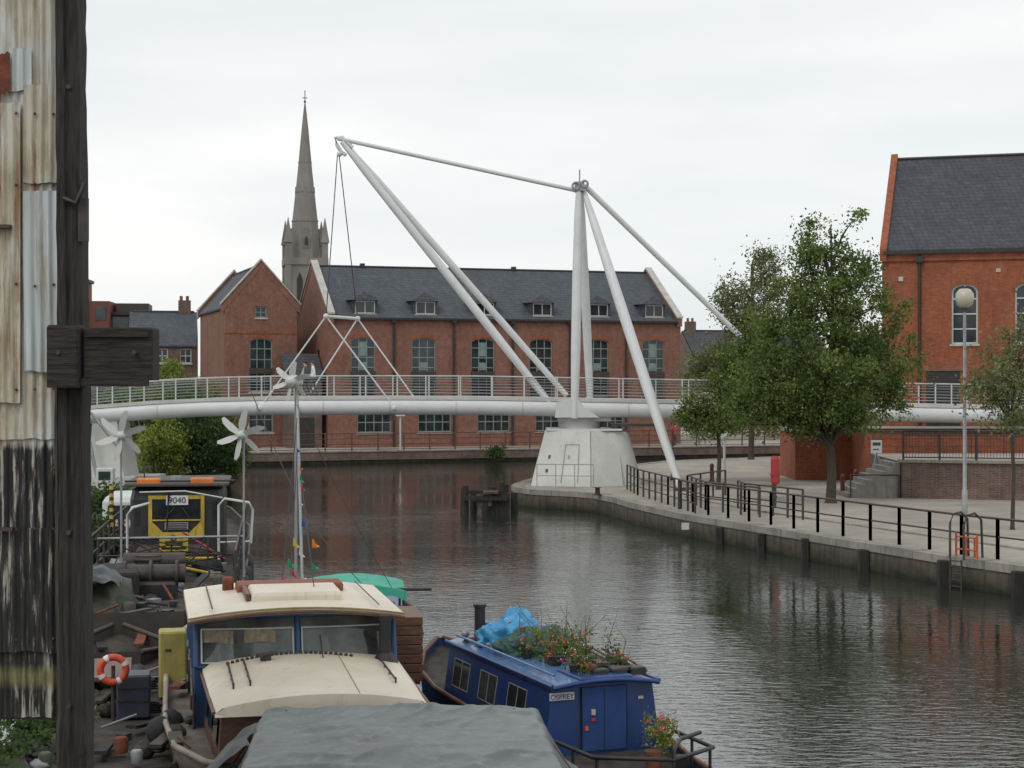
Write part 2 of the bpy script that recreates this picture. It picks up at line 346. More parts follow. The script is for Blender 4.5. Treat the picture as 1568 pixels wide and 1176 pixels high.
while s<27:
    p,d=alongq(s,-.12); q=random.uniform(.12,.17)
    b.rbox(p.x-q,p.x+q,p.y-q,p.y+q,-1,Q+random.uniform(-.25,-.06),.03); s+=random.uniform(2.9,4.4)
t.done()
def railing(name,pts,z,h,mat,sp=1.5,r=.028,rails=(1.0,.55),post=.03,bars=0):
    t=T(name); b=t.p('rails_and_posts',mat)
    for k in range(len(pts)-1):
        a=Vector(pts[k]);c=Vector(pts[k+1]); l=(c-a).length; n=max(1,round(l/sp))
        for q in rails: b.tube((a.x,a.y,z+h*q),(c.x,c.y,z+h*q),r if q==1 else r*.75)
        for j in range(n+1):
            p=a+(c-a)*(j/n); b.box(p.x-post,p.x+post,p.y-post,p.y+post,z,z+h)
        if bars:
            m=int(l/bars)
            for j in range(m): 
                p=a+(c-a)*(j/m); b.box(p.x-.008,p.x+.008,p.y-.008,p.y+.008,z+.1,z+h)
    return t.done()
inner=[alongq(s,.7)[0] for s in np.arange(0,31,1.6)]
railing('quay_railing',[tuple(p) for p in inner],Q,1.15,m_iron,1.6,.034,(1,.55),.045)
railing('quay_railing',[(7.0,65.3),(6.4,70),(5.6,76),(5.4,80)],Q,1.15,m_iron,1.2,.034,(1,.66,.33),.04)
railing('quay_railing',[(9.2,63.4),(7.6,67),(7.4,72),(9.5,76)],Q,1.1,m_iron,1.3,.034,(1,.5),.04)
railing('quay_railing',[(10.6,62.2),(9.0,66),(9.0,68)],Q,1.1,m_iron,1.0,.034,(1,.5),.04)
railing('far_quay_railing',[fq(.5),fq(34)],Q,1.35,m_redrail,2.0,.035,(1,.72,.42,.15),.05)
railing('far_quay_railing',[fq(34.1),fq(60)],Q,1.35,m_redrail,2.0,.035,(1,.72,.42,.15),.05)
t=T('far_quay_brick_wall',(-19.5,121,0),20); b=t.p('brick',m_brickd); b.box(.1,60,-.12,-.01,.28,.84); t.p('stone_cap',m_conc).box(0,60,-.18,.3,.86,.95); t.done()

# ---------------- facades
def outline(cx,w,zb,zt,rise,n=8):
    if rise<=0: return [(cx-w/2,zb),(cx+w/2,zb),(cx+w/2,zt),(cx-w/2,zt)]
    zs=zt-rise; return [(cx-w/2,zb),(cx+w/2,zb)]+[(cx+w/2*math.cos(math.pi*i/n),zs+rise*math.sin(math.pi*i/n)) for i in range(n+1)]
def facade(t,mf,u0,u1,z0,z1,ops,wm,fm,dep=.18,sill=None,part='walls',fpart='window_frames'):
    b=t.p(part,wm)
    us=sorted({u0,u1,*[o[0]-o[1]/2 for o in ops],*[o[0]+o[1]/2 for o in ops]}); zs=sorted({z0,z1,*[o[2] for o in ops],*[o[3] for o in ops]})
    for i in range(len(us)-1):
        for j in range(len(zs)-1):
            uc=(us[i]+us[i+1])/2; zc=(zs[j]+zs[j+1])/2
            if any(abs(uc-o[0])<o[1]/2 and o[2]<zc<o[3] for o in ops): continue
            b.poly([mf(us[i],zs[j],0),mf(us[i+1],zs[j],0),mf(us[i+1],zs[j+1],0),mf(us[i],zs[j+1],0)])
    fr=t.p(fpart,fm); gl=t.p('window_glass',m_glass); si=t.p('sills_and_heads',sill or m_cope)
    for o in ops:
        cx,w,zb,zt,rise=o[:5]; nv,nh=(o[5],o[6]) if len(o)>5 else (1,2)
        ol=outline(cx,w,zb,zt,rise)
        if rise>0:
            arc=ol[2:]; h=len(arc)//2
            b.poly([mf(cx+w/2,zt,0)]+[mf(*p,0) for p in arc[:h+1]]); b.poly([mf(cx-w/2,zt,0)]+[mf(*p,0) for p in reversed(arc[h:])])
            si2=t.p('brick_arches',sill or m_brick2)
            out=[(cx+(p[0]-cx)*1.16,(zt-rise)+(p[1]-(zt-rise))*1.0+ .25) for p in arc]
            for k in range(len(arc)-1):
                si2.poly([mf(*arc[k],-.02),mf(*arc[k+1],-.02),mf(*out[k+1],-.02),mf(*out[k],-.02)])
        n=len(ol)
        for k in range(n):
            p,q=ol[k],ol[(k+1)%n]; b.poly([mf(*p,0),mf(*q,0),mf(*q,dep),mf(*p,dep)])
        gl.poly([mf(*p,dep-.01) for p in ol])
        zc=(zb+zt)/2; fw=.09
        inn=[(cx+(p[0]-cx)*(1-2*fw/w),zc+(p[1]-zc)*(1-2*fw/(zt-zb))) for p in ol]
        for k in range(n):
            fr.poly([mf(*ol[k],dep-.06),mf(*ol[(k+1)%n],dep-.06),mf(*inn[(k+1)%n],dep-.06),mf(*inn[k],dep-.06)])
        for i in range(1,nv+1):
            u=cx-w/2+w*i/(nv+1); fr.poly([mf(u-.035,zb,dep-.055),mf(u+.035,zb,dep-.055),mf(u+.035,zt-.06,dep-.055),mf(u-.035,zt-.06,dep-.055)])
        for i in range(1,nh+1):
            z=zb+(zt-zb)*i/(nh+1); fr.poly([mf(cx-w/2,z-.035,dep-.05),mf(cx+w/2,z-.035,dep-.05),mf(cx+w/2,z+.035,dep-.05),mf(cx-w/2,z+.035,dep-.05)])
        a,c=cx-w/2-.1,cx+w/2+.1
        P=[mf(a,zb-.12,-.08),mf(c,zb-.12,-.08),mf(c,zb,-.08),mf(a,zb,-.08),mf(a,zb-.12,.02),mf(c,zb-.12,.02),mf(c,zb,.02),mf(a,zb,.02)]
        si.add(P,[(0,1,2,3),(2,3,7,6),(0,1,5,4),(1,2,6,5),(0,3,7,4)])
def gableblock(t,Ln,W,z0,ze,zr,fops,wm,rm,fm,lops=[],coping=True,over=.15,pcol=None):
    facade(t,lambda u,z,d:(u,d,z),0,Ln,z0,ze,fops,wm,fm)
    facade(t,lambda u,z,d:(d,u,z),0,W,z0,ze,lops,wm,fm)
    b=t.p('walls',wm)
    b.poly([(Ln,0,z0),(Ln,W,z0),(Ln,W,ze),(Ln,0,ze)]); b.poly([(0,W,z0),(Ln,W,z0),(Ln,W,ze),(0,W,ze)])
    for x in (0.0,Ln): b.poly([(x,0,ze),(x,W,ze),(x,W/2,zr)])
    r=t.p('roof',rm); sl=(zr-ze)/(W/2)
    for y0,s_ in ((-over,1),(W+over,-1)):
        zz=ze-over*sl
        r.add([(.05,y0,zz+.06),(Ln-.05,y0,zz+.06),(Ln-.05,W/2,zr+.06),(.05,W/2,zr+.06),(.05,y0,zz-.08),(Ln-.05,y0,zz-.08)],[(0,1,2,3),(0,1,5,4)])
    if coping:
        pb=t.p('gable_parapets',pcol or wm); cb=t.p('parapet_coping',m_cope)
        for x0,x1 in ((-.03,.4),(Ln-.4,Ln+.03)):
            h=.38
            for ya,yb in ((-.25,W/2),(W+.25,W/2)):
                za=ze-.25*sl
                pb.add([(x0,ya,za-.3),(x1,ya,za-.3),(x1,yb,zr-.2),(x0,yb,zr-.2),(x0,ya,za+h),(x1,ya,za+h),(x1,yb,zr+h),(x0,yb,zr+h)],[(0,1,5,4),(1,2,6,5),(0,3,7,4)])
                cb.add([(x0-.06,ya-(.06 if yb>ya else -.06),za+h),(x1+.06,ya-(.06 if yb>ya else -.06),za+h),(x1+.06,yb,zr+h+.02),(x0-.06,yb,zr+h+.02),
                        (x0-.06,ya-(.06 if yb>ya else -.06),za+h+.14),(x1+.06,ya-(.06 if yb>ya else -.06),za+h+.14),(x1+.06,yb,zr+h+.18),(x0-.06,yb,zr+h+.18)],[(0,1,5,4),(4,5,6,7),(1,2,6,5),(0,3,7,4)])
    rd=t.p('ridge_tiles',m_black); rd.tube((.3,W/2,zr+.08),(Ln-.3,W/2,zr+.08),.1)
t=T('brick_warehouse_building',(-14.2,132,0),18)
wc=[2.74+4.88*i for i in range(6)]
ops=[(c,1.95,4.75,9.45,.28,2,5) for c in wc]+[(c+.9,2.7,2.0,3.6,0,3,1) for c in wc[:5]]
gableblock(t,29.6,13,Q,11.0,15.3,ops,m_brick,m_slate,m_greenf,lops=[(4,1.2,7,8.5,0,1,1)])
for i,c in enumerate(wc):
    bb=t.p('balcony_panels',m_iron); bb.box(c-.95,c+.95,-.1,.1,6.3,6.8)
    for k in range(9): bb.box(c-.9+k*.22,c-.88+k*.22,-.26,-.22,4.8,5.8)
    bb.box(c-.95,c+.95,-.27,-.21,5.8,5.86); bb.box(c-1,c+1,-.3,-.005,4.62,4.74)
    bl=t.p('window_blinds',m_greenf)
    if i in (0,2,5): bl.poly([(c-.9+.62,.168,8.0),(c-.9+1.2,.168,8.0),(c-.9+1.2,.168,9.1),(c-.9+.62,.168,9.1)])
    t.p('pale_lower_panels',m_greenf).poly([(c-.3,.165,6.9),(c+.3,.165,6.9),(c+.3,.165,7.5),(c-.3,.165,7.5)])
for i in range(5):
    t.p('drainpipes',m_black).cyl(5.2+4.88*i,-.1,Q,10.9,.09,n=8); t.p('drainpipes',m_black).box(5.0+4.88*i,5.4+4.88*i,-.3,-.02,10.6,10.95)
t.p('gutter',m_black).box(.3,29.3,-.33,-.17,10.82,10.98)
for c in wc:
    c+=.25; d=t.p('dormer_walls',m_slated)
    d.add([(c-.98,.35,11.15),(c-.98,.35,12.4),(c-.98,2.3,12.4),(c+.98,.35,11.15),(c+.98,.35,12.4),(c+.98,2.3,12.4)],[(0,1,2),(3,4,5)])
    facade(t,lambda u,z,dd:(u,.35+dd,z),c-.98,c+.98,11.15,12.4,[(c,1.6,11.3,12.32,0,1,0)],m_slated,m_whitef,.12,part='dormer_fronts',fpart='dormer_frames')
    r=t.p('dormer_roofs',m_slated); 
    A=[(c-1.2,.15,12.35),(c+1.2,.15,12.35),(c+1.2,2.4,12.4),(c-1.2,2.4,12.4),(c,.75,13.05),(c,3.1,13.1)]
    r.add(A,[(0,1,4),(0,4,5,3),(1,2,5,4)])
for x in (4,10.5,17,23.5): t.p('roof_vents',m_black).box(x,x+.35,6.3,6.7,15.3,15.65)
t.p('string_course',m_brick2).box(.02,29.58,-.04,-.002,4.25,4.45)
t.done()
R=math.radians(18); fr_=(-22.4+5.7*math.cos(R),133+5.7*math.sin(R))
t=T('brick_gabled_building',(*fr_,0),108)
gableblock(t,14,5.7,Q,11.9,15.1,[],m_brick,m_slate,m_greenf,lops=[(2.85,1.8,5.2,9.4,.28,2,4),(2.85,.9,11.0,11.88,0,1,1),(2.85,1.9,2,4,0,2,1)])
t.p('window_panels',m_iron).box(-.1,.05,1.95,3.75,6.6,7.05)
t.p('string_course',m_brick2).box(-.04,-.002,.02,5.68,9.75,9.9)
t.done()
t=T('entrance_porch',(-17.2,131.5,0),18); t.p('walls',m_brickd).box(0,2.6,0,2.5,Q,6.2); r=t.p('roof',m_slated); r.add([(-.2,-.2,6.2),(2.8,-.2,6.2),(2.8,2.7,8.2),(-.2,2.7,8.2)],[(0,1,2,3)]); t.p('walls',m_brickd).box(0,2.6,2.5,2.7,Q,8.1); t.p('door',m_black).box(.6,2,-.04,.02,Q,3.2); t.done()
t=T('brick_riverside_house',(20.6,95,0),-18)
gableblock(t,17,12.6,Q,13.3,19.0,[(c,1.4,8.0,11.3,.4,1,3) for c in (4.45,7.8,11.2,14.5)]+[(c,1.35,3.4,6.2,.3,1,2) for c in (11.2,14.5)],m_brick2,m_slated,m_whitef,coping=False)
for c in (3.3,7.0): t.p('dark_entrance',m_black).box(c-.9,c+.9,-.03,-.004,3.2,6.5); t.p('entrance_head',m_brick).box(c-1.1,c+1.1,-.09,-.004,6.52,6.8)
pb=t.p('verge',m_brick2)
for ya,za,yb,zb_ in ((-.3,13.0,6.3,19.1),(12.9,13.0,6.3,19.1)):
    pb.add([(-.1,ya,za-.4),(.28,ya,za-.4),(.28,yb,zb_-.4),(-.1,yb,zb_-.4),(-.1,ya,za+.3),(.28,ya,za+.3),(.28,yb,zb_+.3),(-.1,yb,zb_+.3)],[(0,1,5,4),(1,2,6,5),(0,3,7,4),(4,5,6,7)])
t.p('drainpipes',m_black).cyl(2.04,-.12,3,13.0,.085,n=8); t.p('drainpipes',m_black).box(1.85,2.25,-.3,-.02,12.5,12.85)
t.p('gutter',m_black).box(0.1,17,-.36,-.2,12.98,13.14)
t.p('eaves_corbel',m_brick2).box(0,17,-.12,-.002,12.6,13.1)
t.p('vent_box',m_cope).box(.9,1.15,-.06,-.002,11.5,11.75); t.p('vent_box',m_cope).box(6.1,6.35,-.06,-.002,11.9,12.1)
t.done()
def simplehouse(name,loc,rz,Ln,W,ze,zr,wm,rm,ch=None,win=3):
    t=T(name,loc,rz); o=[]
    for i in range(win):
        for z in np.arange(2,ze-1.5,2.8): o.append((Ln*(i+.5)/win,1,z,z+1.3,0,1,1))
    gableblock(t,Ln,W,0.8,ze,zr,o,wm,rm,m_whitef,coping=False)
    if ch is not None:
        b=t.p('chimney',m_brickd); b.box(ch,ch+1.1,W/2-.4,W/2+.4,zr-.6,zr+1.1)
        for k in (.25,.8): t.p('chimney_pots',m_terra).cyl(ch+k,W/2,zr+1.1,zr+1.5,.14)
    t.done()
simplehouse('brick_terrace_house',(-33.4,148,0),10,6,9,9.2,12.2,m_brickd,m_slate,4.3,3)
simplehouse('brick_cottage',(20.3,190,0),15,9,8,8.6,11.8,m_brickd,m_slated,.5,3)
simplehouse('brick_cottage',(26.5,200,0),15,12,8,9,12,m_brickd,m_slated,1,3)
simplehouse('brick_cottage',(34,180,0),-5,24,9,8,11,m_brickd,m_slated,4,5)
t=T('flat_roof_office',(-39.5,168,0),8); t.p('walls',m_slated).box(0,4.6,0,8,Q,12.6)
for k in range(4): t.p('window_bands',m_glass).box(.2,4.4,-.05,-.002,3+k*2.6,4.6+k*2.6)
t.p('roof_cap',m_black).box(-.3,5,-.3,8.3,12.6,12.9); t.p('plant_room',m_iron).box(.4,3.6,1,6,12.9,13.8); t.done()
t=T('red_apartment_block',(-46,165,0),5); b=t.p('walls',M('rust_cladding',(.2,.06,.045,1),(.14,.045,.035,1),1)); b.box(0,3.9,0,9,Q,16.0); b.box(3.9,6.8,1,9,Q,13.9)
for k in range(5):
    for j in range(4): t.p('windows',m_glass).box(.4+j*1.7,1.4+j*1.7,-.04 if j<2 else .95,-.003 if j<2 else .997,2+k*2.5,3.4+k*2.5)
t.p('flat_roof',m_iron).box(-.2,4.1,-.2,9.2,16,16.3); t.p('aerial',m_iron).cyl(3.5,2,16.3,19.5,.05); t.done()
cx,cy=sv(467,0,350)[:2]; t=T('church_spire',(cx,cy,0),12)
b=t.p('tower',m_stone); b.box(-4.1,4.1,-4.1,4.1,0,31)
def ring(r,z,n=8,o=math.pi/8): return [(r*math.cos(o+2*math.pi*i/n),r*math.sin(o+2*math.pi*i/n),z) for i in range(n)]
s_=t.p('spire',m_stone); s_.loft([ring(3.35,30),ring(2.75,39),ring(1.6,49),ring(.75,58),ring(.12,63.5)],True,True)
for z,r in ((39,2.85),(45,2.15),(51,1.45)): s_.loft([ring(r,z),ring(r,z+.35)],True,True)
for a in range(4):
    q=math.pi/4+a*math.pi/2; x,y=4.0*math.sqrt(2)*.93*math.cos(q),4.0*math.sqrt(2)*.93*math.sin(q)
    pn=t.p('pinnacles',m_stone); pn.box(x-.6,x+.6,y-.6,y+.6,24,34.5); pn.loft([[(x+dx*.85,y+dy*.85,34.5) for dx,dy in ((-1,-1),(1,-1),(1,1),(-1,1))],[(x+dx*.05,y+dy*.05,39.6) for dx,dy in ((-1,-1),(1,-1),(1,1),(-1,1))]])
    bt=t.p('buttresses',m_stone); bt.box(x-.9,x+.9,y-.9,y+.9,0,24)
    q2=a*math.pi/2-math.pi/2; 
    lx,ly=math.cos(q2),math.sin(q2)
    lu=t.p('lucarnes',m_stone)
    for z,rr,hh in ((33.5,3.0,4.2),(44,2.0,2.2)):
        X,Y=lx*rr,ly*rr; w_=.75 if hh>3 else .4
        lu.add([(X-ly*w_,Y+lx*w_,z),(X+ly*w_,Y-lx*w_,z),(X+ly*w_,Y-lx*w_,z+hh*.5),(X,Y,z+hh),(X-ly*w_,Y+lx*w_,z+hh*.5),(X*.4,Y*.4,z+hh*.9)],[(0,1,2,3,4),(2,3,5),(3,4,5),(1,2,5),(4,0,5)])
    dk=t.p('belfry_openings',m_black)
    for k in (-1.4,1.4):
        X,Y=lx*4.13-ly*k,ly*4.13+lx*k
        dk.poly([(X-ly*.6,Y+lx*.6,22),(X+ly*.6,Y-lx*.6,22),(X+ly*.6,Y-lx*.6,27),(X,Y,28.5),(X-ly*.6,Y+lx*.6,27)])
    X,Y=lx*3.3,ly*3.3; dk.poly([(X*1.0-ly*.3,Y+lx*.3,34),(X+ly*.3,Y-lx*.3,34),(X+ly*.3,Y-lx*.3,35.3),(X,Y,36),(X-ly*.3,Y+lx*.3,35.3)])
t.p('parapet',m_stone).box(-4.4,4.4,-4.4,4.4,30,31.4)
t.p('weather_vane',m_iron).cyl(0,0,63,66,.09); t.p('weather_vane',m_iron).box(-.5,.5,-.06,.06,64.4,64.55); t.p('weather_vane',m_iron).ball((0,0,63.7),.25)
t.done()

# ---------------- swing bridge
D0=85.5
def bp(u,v,d=D0):
    k=F/D0; return ((u-784)/k,d,H-(v-588)/k)
t=T('cable_stayed_footbridge')
tb=t.p('main_girder_tube',m_white)
cl=[(60,645),(160,635),(240,629),(320,625),(420,622.5),(600,622),(740,622.5),(850,624.5),(1040,628),(1240,631),(1420,634),(1750,640)]
tb.path([bp(u,v,84.4) for u,v in cl],.41,18)
dk=t.p('deck',m_pierm)
xs=[bp(u,v)[0] for u,v in cl]; zs=[bp(u,v)[2]+.46 for u,v in cl]
dk.loft([[(x,84.1,z-.12),(x,87.4,z-.12),(x,87.4,z+.06),(x,84.1,z+.06)] for x,z in zip(xs,zs)])
def dz(x): return float(np.interp(x,xs,zs))+.06
rp=t.p('parapet_rails',m_teal); rt=t.p('handrails',m_whitef)
for y in (84.15,87.35):
    X=np.arange(xs[0],xs[-1],1.0)
    rt.path([(x,y,dz(x)+1.0) for x in X],.03,6)
    for h in (.15,.3,.45,.6,.75,.87): rp.path([(x,y,dz(x)+h) for x in X],.014,4)
    for x in np.arange(xs[0],xs[-1],1.62):
        z=dz(x); rt.box(x-.03,x+.03,y-.03,y+.03,z-.1,z+1.0)
for u in (250,400,500,600,700,800,960,1060):
    x=bp(u,0)[0]; z=dz(x); t.p('deck_brackets',m_white).add([(x-.04,84.4,z-.9),(x+.04,84.4,z-.9),(x+.04,87.2,z-.2),(x-.04,87.2,z-.2),(x-.04,84.4,z-.15),(x+.04,84.4,z-.15)],[(0,1,2,3),(0,3,4),(1,2,5)])
    t.p('tube_joint_collars',m_pierm).path([(x-.03,84.4,z-.52),(x+.03,84.4,z-.52)],.425,18)
ms=t.p('mast_legs',m_white); top=bp(886,283)
def spar(b,a,c,r0,rm,r1,n=14):
    a=Vector(a);c=Vector(c); b.path([a,a.lerp(c,.12),a.lerp(c,.4),a.lerp(c,.7),a.lerp(c,.92),c],[r0,(r0+rm)/2+.02,rm,rm,(rm+r1)/2,r1],n)
spar(ms,bp(886,285,85.3),bp(878,640,84.0),.12,.24,.15)
spar(ms,bp(889,288,85.8),bp(906,612,87.3),.12,.22,.15)
spar(ms,bp(893,290),sv(1042,750,79.2),.12,.26,.14)
t.p('mast_foot_pin',m_iron).cyl(*sv(1042,750,79.2)[:2],Q,Q+.15,.25)
t.p('mast_head',m_teal).box(top[0]-.2,top[0]+.28,85.1,85.9,top[2]-.35,top[2]+.12)
t.p('mast_head',m_teal).cyl(top[0]+.05,85.5,top[2],top[2]+.75,.035); t.p('mast_head',m_teal).torus((top[0]-.15,85.1,top[2]-.1),.17,.055)
t.p('mast_head',m_teal).torus((top[0]+.28,85.1,top[2]-.0),.16,.055)
bm=t.p('boom_legs',m_white)
spar(bm,bp(524,218,85.4),bp(853,632,84.2),.12,.215,.14); spar(bm,bp(534,226,85.6),bp(869,606,87),.11,.18,.13)
tp=t.p('boom_tip_bracket',m_white); tp.path([bp(540,226),bp(524,210),bp(513,211),bp(516,222),bp(522,232),bp(530,238)],.09,8); tp.ball(bp(520,236),.14)
t.p('top_tie',m_white).tube(bp(517,212),bp(884,292),.105); t.p('back_tie',m_white).tube(bp(895,284),(14.6,88.5,5.6),.145)
cb=t.p('hanger_cables',m_iron); nl=bp(504,486,84.1); nr=bp(543,486,87.2)
cb.tube(bp(517,234),nl,.025); cb.tube(bp(519,234),nr,.025)
hp=t.p('hanger_rods',m_white); hp.tube(nl,nr,.08); hp.ball(nl,.14); hp.ball(nr,.14)
for n_,uu,y in ((nl,(405,607),84.1),(nr,(455,642),87.2)):
    for u in uu:
        e=bp(u,624,y); hp.tube(n_,e,.04); hp.ball(e,.17)
t.p('slewing_ring',m_pierm).cyl(3.35,85.3,3.5,4.25,1.05,n=24); t.p('slewing_ring',m_pierm).box(2.3,4.9,84.5,86.6,3.95,4.5)
t.p('mast_shoe',m_white).add([(2.1,83.95,4.15),(4.3,83.95,4.15),(3.6,83.95,4.6),(3.2,83.95,5.1),(2.2,83.95,4.9),(2.1,84.3,4.15),(4.3,84.3,4.15),(3.6,84.3,4.6),(3.2,84.3,5.1),(2.2,84.3,4.9)],[(0,1,2,3,4),(0,1,6,5),(1,2,7,6),(2,3,8,7),(3,4,9,8)])
t.p('bearing_plate',m_iron).box(4.9,7.4,84.2,87,3.7,3.82)
t.p('deck_lamps',m_iron).box(xs[6]-4.6,xs[6]-4.3,84,84.2,4.0,4.3)
t.done()
t=T('bridge_pivot_pier'); b=t.p('body',m_pierm)
b.loft([[(.88,82.9,Q),(3.8,82.2,Q),(5.4,83.0,Q),(6.2,85.5,Q),(5.2,88.5,Q),(1.6,88.5,Q)],[(1.6,84,3.5),(3.85,83.7,3.5),(5.2,84.3,3.5),(5.55,85.6,3.5),(4.9,87,3.5),(2,87,3.5)]])
t.p('top_plate',m_white).box(1.7,5.4,83.9,87,3.5,3.6)
b.loft([[(5.2+1.25*math.cos(a),84.6+1.25*math.sin(a),Q) for a in lin(-2.2,1.4,12)],[(4.9+.9*math.cos(a),84.9+.9*math.sin(a),3.45) for a in lin(-2.2,1.4,12)]],True,True,True)
def fp(s,h,o=-.015): 
    A=Vector((.88,82.9,Q)).lerp(Vector((3.8,82.2,Q)),s); C=Vector((1.6,84,3.5)).lerp(Vector((3.85,83.7,3.5)),s); return A.lerp(C,h)+Vector((0,o,0))
dl=t.p('access_door_seam',m_iron)
for a,c in (((.5,.06),(.5,.75)),((.78,.06),(.77,.75)),((.5,.75),(.77,.75))): dl.tube(fp(*a),fp(*c),.01,n=4)
dl.tube(fp(.0,0),fp(0,1),.012,n=4); dl.tube(fp(1,0),fp(1,1),.012,n=4)
t.p('warning_plate',m_yeld).poly([fp(.57,.5,-.02),fp(.6,.5,-.02),fp(.6,.56,-.02),fp(.57,.56,-.02)])
for h in (.25,.5): t.p('vents',m_iron).poly([fp(.2,h),fp(.24,h),fp(.24,h+.06),fp(.2,h+.06)])
t.done()
railing('pier_guard_rail',[(1.2,82.1),(3.9,81.5)],Q,1.1,m_teal,.9,.025,(1,.5),.02)
t=T('bridge_abutment'); b=t.p('column',m_pierm); b.loft([[(-20.9,84,.7),(-19.0,83.8,.7),(-18.8,86.5,.7),(-20.9,86.5,.7)],[(-20.7,84.2,4),(-19.5,84.2,4),(-19.4,86.4,4),(-20.7,86.4,4)]])
t.p('bearing',m_iron).box(-20.5,-19.7,84.3,86,4,4.25); b.box(-20.9,-17.6,83.2,86.8,.7,1.25); t.p('end_frame',m_teal).tube((-21,83.5,4.6),(-20.3,83.5,1.2),.09); t.p('end_frame',m_teal).tube((-20.6,83.5,4.4),(-19.2,83.5,2.6),.07)
t.done()
t=T('brick_bridge_abutment'); t.p('wall',m_brick2).box(14.6,30,88,93,Q,3.3); t.p('cap',m_conc).box(14.5,30.1,87.9,93.1,3.3,3.5); t.p('wall',m_brick2).box(17.5,30,84.5,88,Q,3.3); t.done()
t=T('timber_mooring_dolphin'); b=t.p('posts',m_wooddk)
for x,y,z in ((-2.1,76.5,1.25),(-1.75,77.8,1.0),(-1.2,76.3,.85),(-.9,78,1.1),(-.45,76.6,1.4),(-.3,77.5,1.25),(-2.2,78,1.05),(.1,77,.9)): b.cyl(x,y,-1,z,.18,.15,10)
b.box(-2.2,-.2,76.1,76.3,.6,.8); b.box(-2.3,-.8,77.0,77.3,.85,1.0); b.box(-1.0,-.1,76.4,76.7,-.3,.9); t.p('plank',m_wood).box(-1.3,-.6,76,76.9,.9,1.0); t.p('plank',m_wood).box(-1.6,-.9,76.2,76.5,.35,.85); t.done()
# ---------------- terrace right
t=T('brick_terrace_wall'); b=t.p('brick',m_brickd)
tp_=[(16.9,74),(27,71.15),(60,61.8),(60,83.5),(17.5,83.5)]
for i in range(5):
    a=tp_[i];c=tp_[(i+1)%5]; b.poly([(a[0],a[1],Q),(c[0],c[1],Q),(c[0],c[1],2.4),(a[0],a[1],2.4)])
t.p('paving',m_pave).poly([(x,y,2.41) for x,y in tp_])
cc=t.p('coping',m_conc); cc.add([(16.8,73.9,2.4),(60,61.7,2.4),(60,62.2,2.4),(16.8,74.4,2.4),(16.8,73.9,2.52),(60,61.7,2.52),(60,62.2,2.52),(16.8,74.4,2.52)],[(4,5,6,7),(0,1,5,4),(0,3,7,4)])
t.done()
railing('terrace_railing',[(17.0,74.15),(45,66.2)],2.52,1.25,m_black,1.5,.035,(1,.08,.85),.04,bars=.13)
t=T('stone_steps'); b=t.p('s',m_conc)
for i in range(8): b.box(14.6+i*.29,16.88,74.2,77.4,Q+i*.19,Q+(i+1)*.19)
t.done()
railing('steps_handrail',[(14.7,74.1),(16.8,74.1)],Q,1.0,m_iron,2.1,.03,(1,),.03)
railing('terrace_railing',[(17.6,83.2),(24,83.2)],2.41,1.1,m_redrail,1.5,.03,(1,.66,.33),.03)
t=T('street_lamp',(*sv(1477,0,60)[:2],Q)); t.p('pole',m_teal).path([(0,0,0),(0,0,1.2),(0,0,1.25),(0,0,7.6)],[.1,.1,.07,.055],10)
g_=t.p('lamp_globe',m_glow); g_.loft([ring(.1,7.62,16),ring(.27,7.72,16),ring(.33,7.95,16),ring(.31,8.13,16),ring(.19,8.28,16),ring(.05,8.32,16)],True,True,True); t.p('lamp_collar',m_iron).cyl(0,0,7.5,7.64,.12); t.p('lamp_cap',m_iron).cyl(0,0,8.3,8.36,.1); t.done()
t=T('street_lamp',(*sv(613,0,125)[:2],Q)); t.p('pole',m_whitef).cyl(0,0,0,2.6,.06); t.p('lamp_head',m_whitef).box(-.35,.35,-.2,.2,2.6,2.85); t.p('lamp_head',m_whitef).box(-.25,.25,-.15,.15,2.85,2.95); t.done()
t=T('street_lamp',(*sv(1109,0,92)[:2],Q)); t.p('pole',m_whitef).cyl(0,0,0,1.9,.07); t.p('lamp_head',m_whitef).loft([ring(.08,1.9),ring(.2,2.0),ring(.2,2.2),ring(.1,2.3)],True,True,True); t.done()
t=T('lifebuoy_housing',(*sv(1187,0,68)[:2],Q)); t.p('post',m_iron).cyl(0,0,0,1.3,.05); h=t.p('red_case',m_red)
h.loft([[(x*.17*f,y*.14*f,z) for x,y in ((-1,-.5),(-.5,-1),(.5,-1),(1,-.5),(1,.5),(.5,1),(-.5,1),(-1,.5))] for z,f in ((.95,.8),(1.05,1),(1.95,1),(2.08,.7))],True,True); h.box(-.2,.2,-.16,.16,1.3,1.36); t.done()
t=T('easel_sign',(*sv(1342,0,79)[:2],Q)); s_=t.p('board',m_whitef); s_.box(-.25,.25,-.03,.03,1.75,2.35); t.p('print',m_iron).box(-.18,.18,-.036,-.031,2.1,2.25); t.p('print',m_iron).box(-.18,.1,-.036,-.031,1.9,1.95)
for x,y in ((-.4,-.25),(.4,-.25),(0,.4)): t.p('legs',m_teal).tube((x,y,0),(0,0,1.85),.025)
t.done()
for u,d in ((1290,76),(1310,80),(1185,74),(1030,88),(1090,86)):
    t=T('bollard',(*sv(u,0,d)[:2],Q)); t.p('body',m_redrail).path([(0,0,0),(0,0,.8),(0,0,.85),(0,0,.95)],[.1,.1,.12,.05],10); t.p('base',m_iron).cyl(0,0,0,.1,.14); t.done()
lx,ly=sv(1470,0,48.3)[:2]; t=T('quay_ladder',(lx,ly,0),-60)
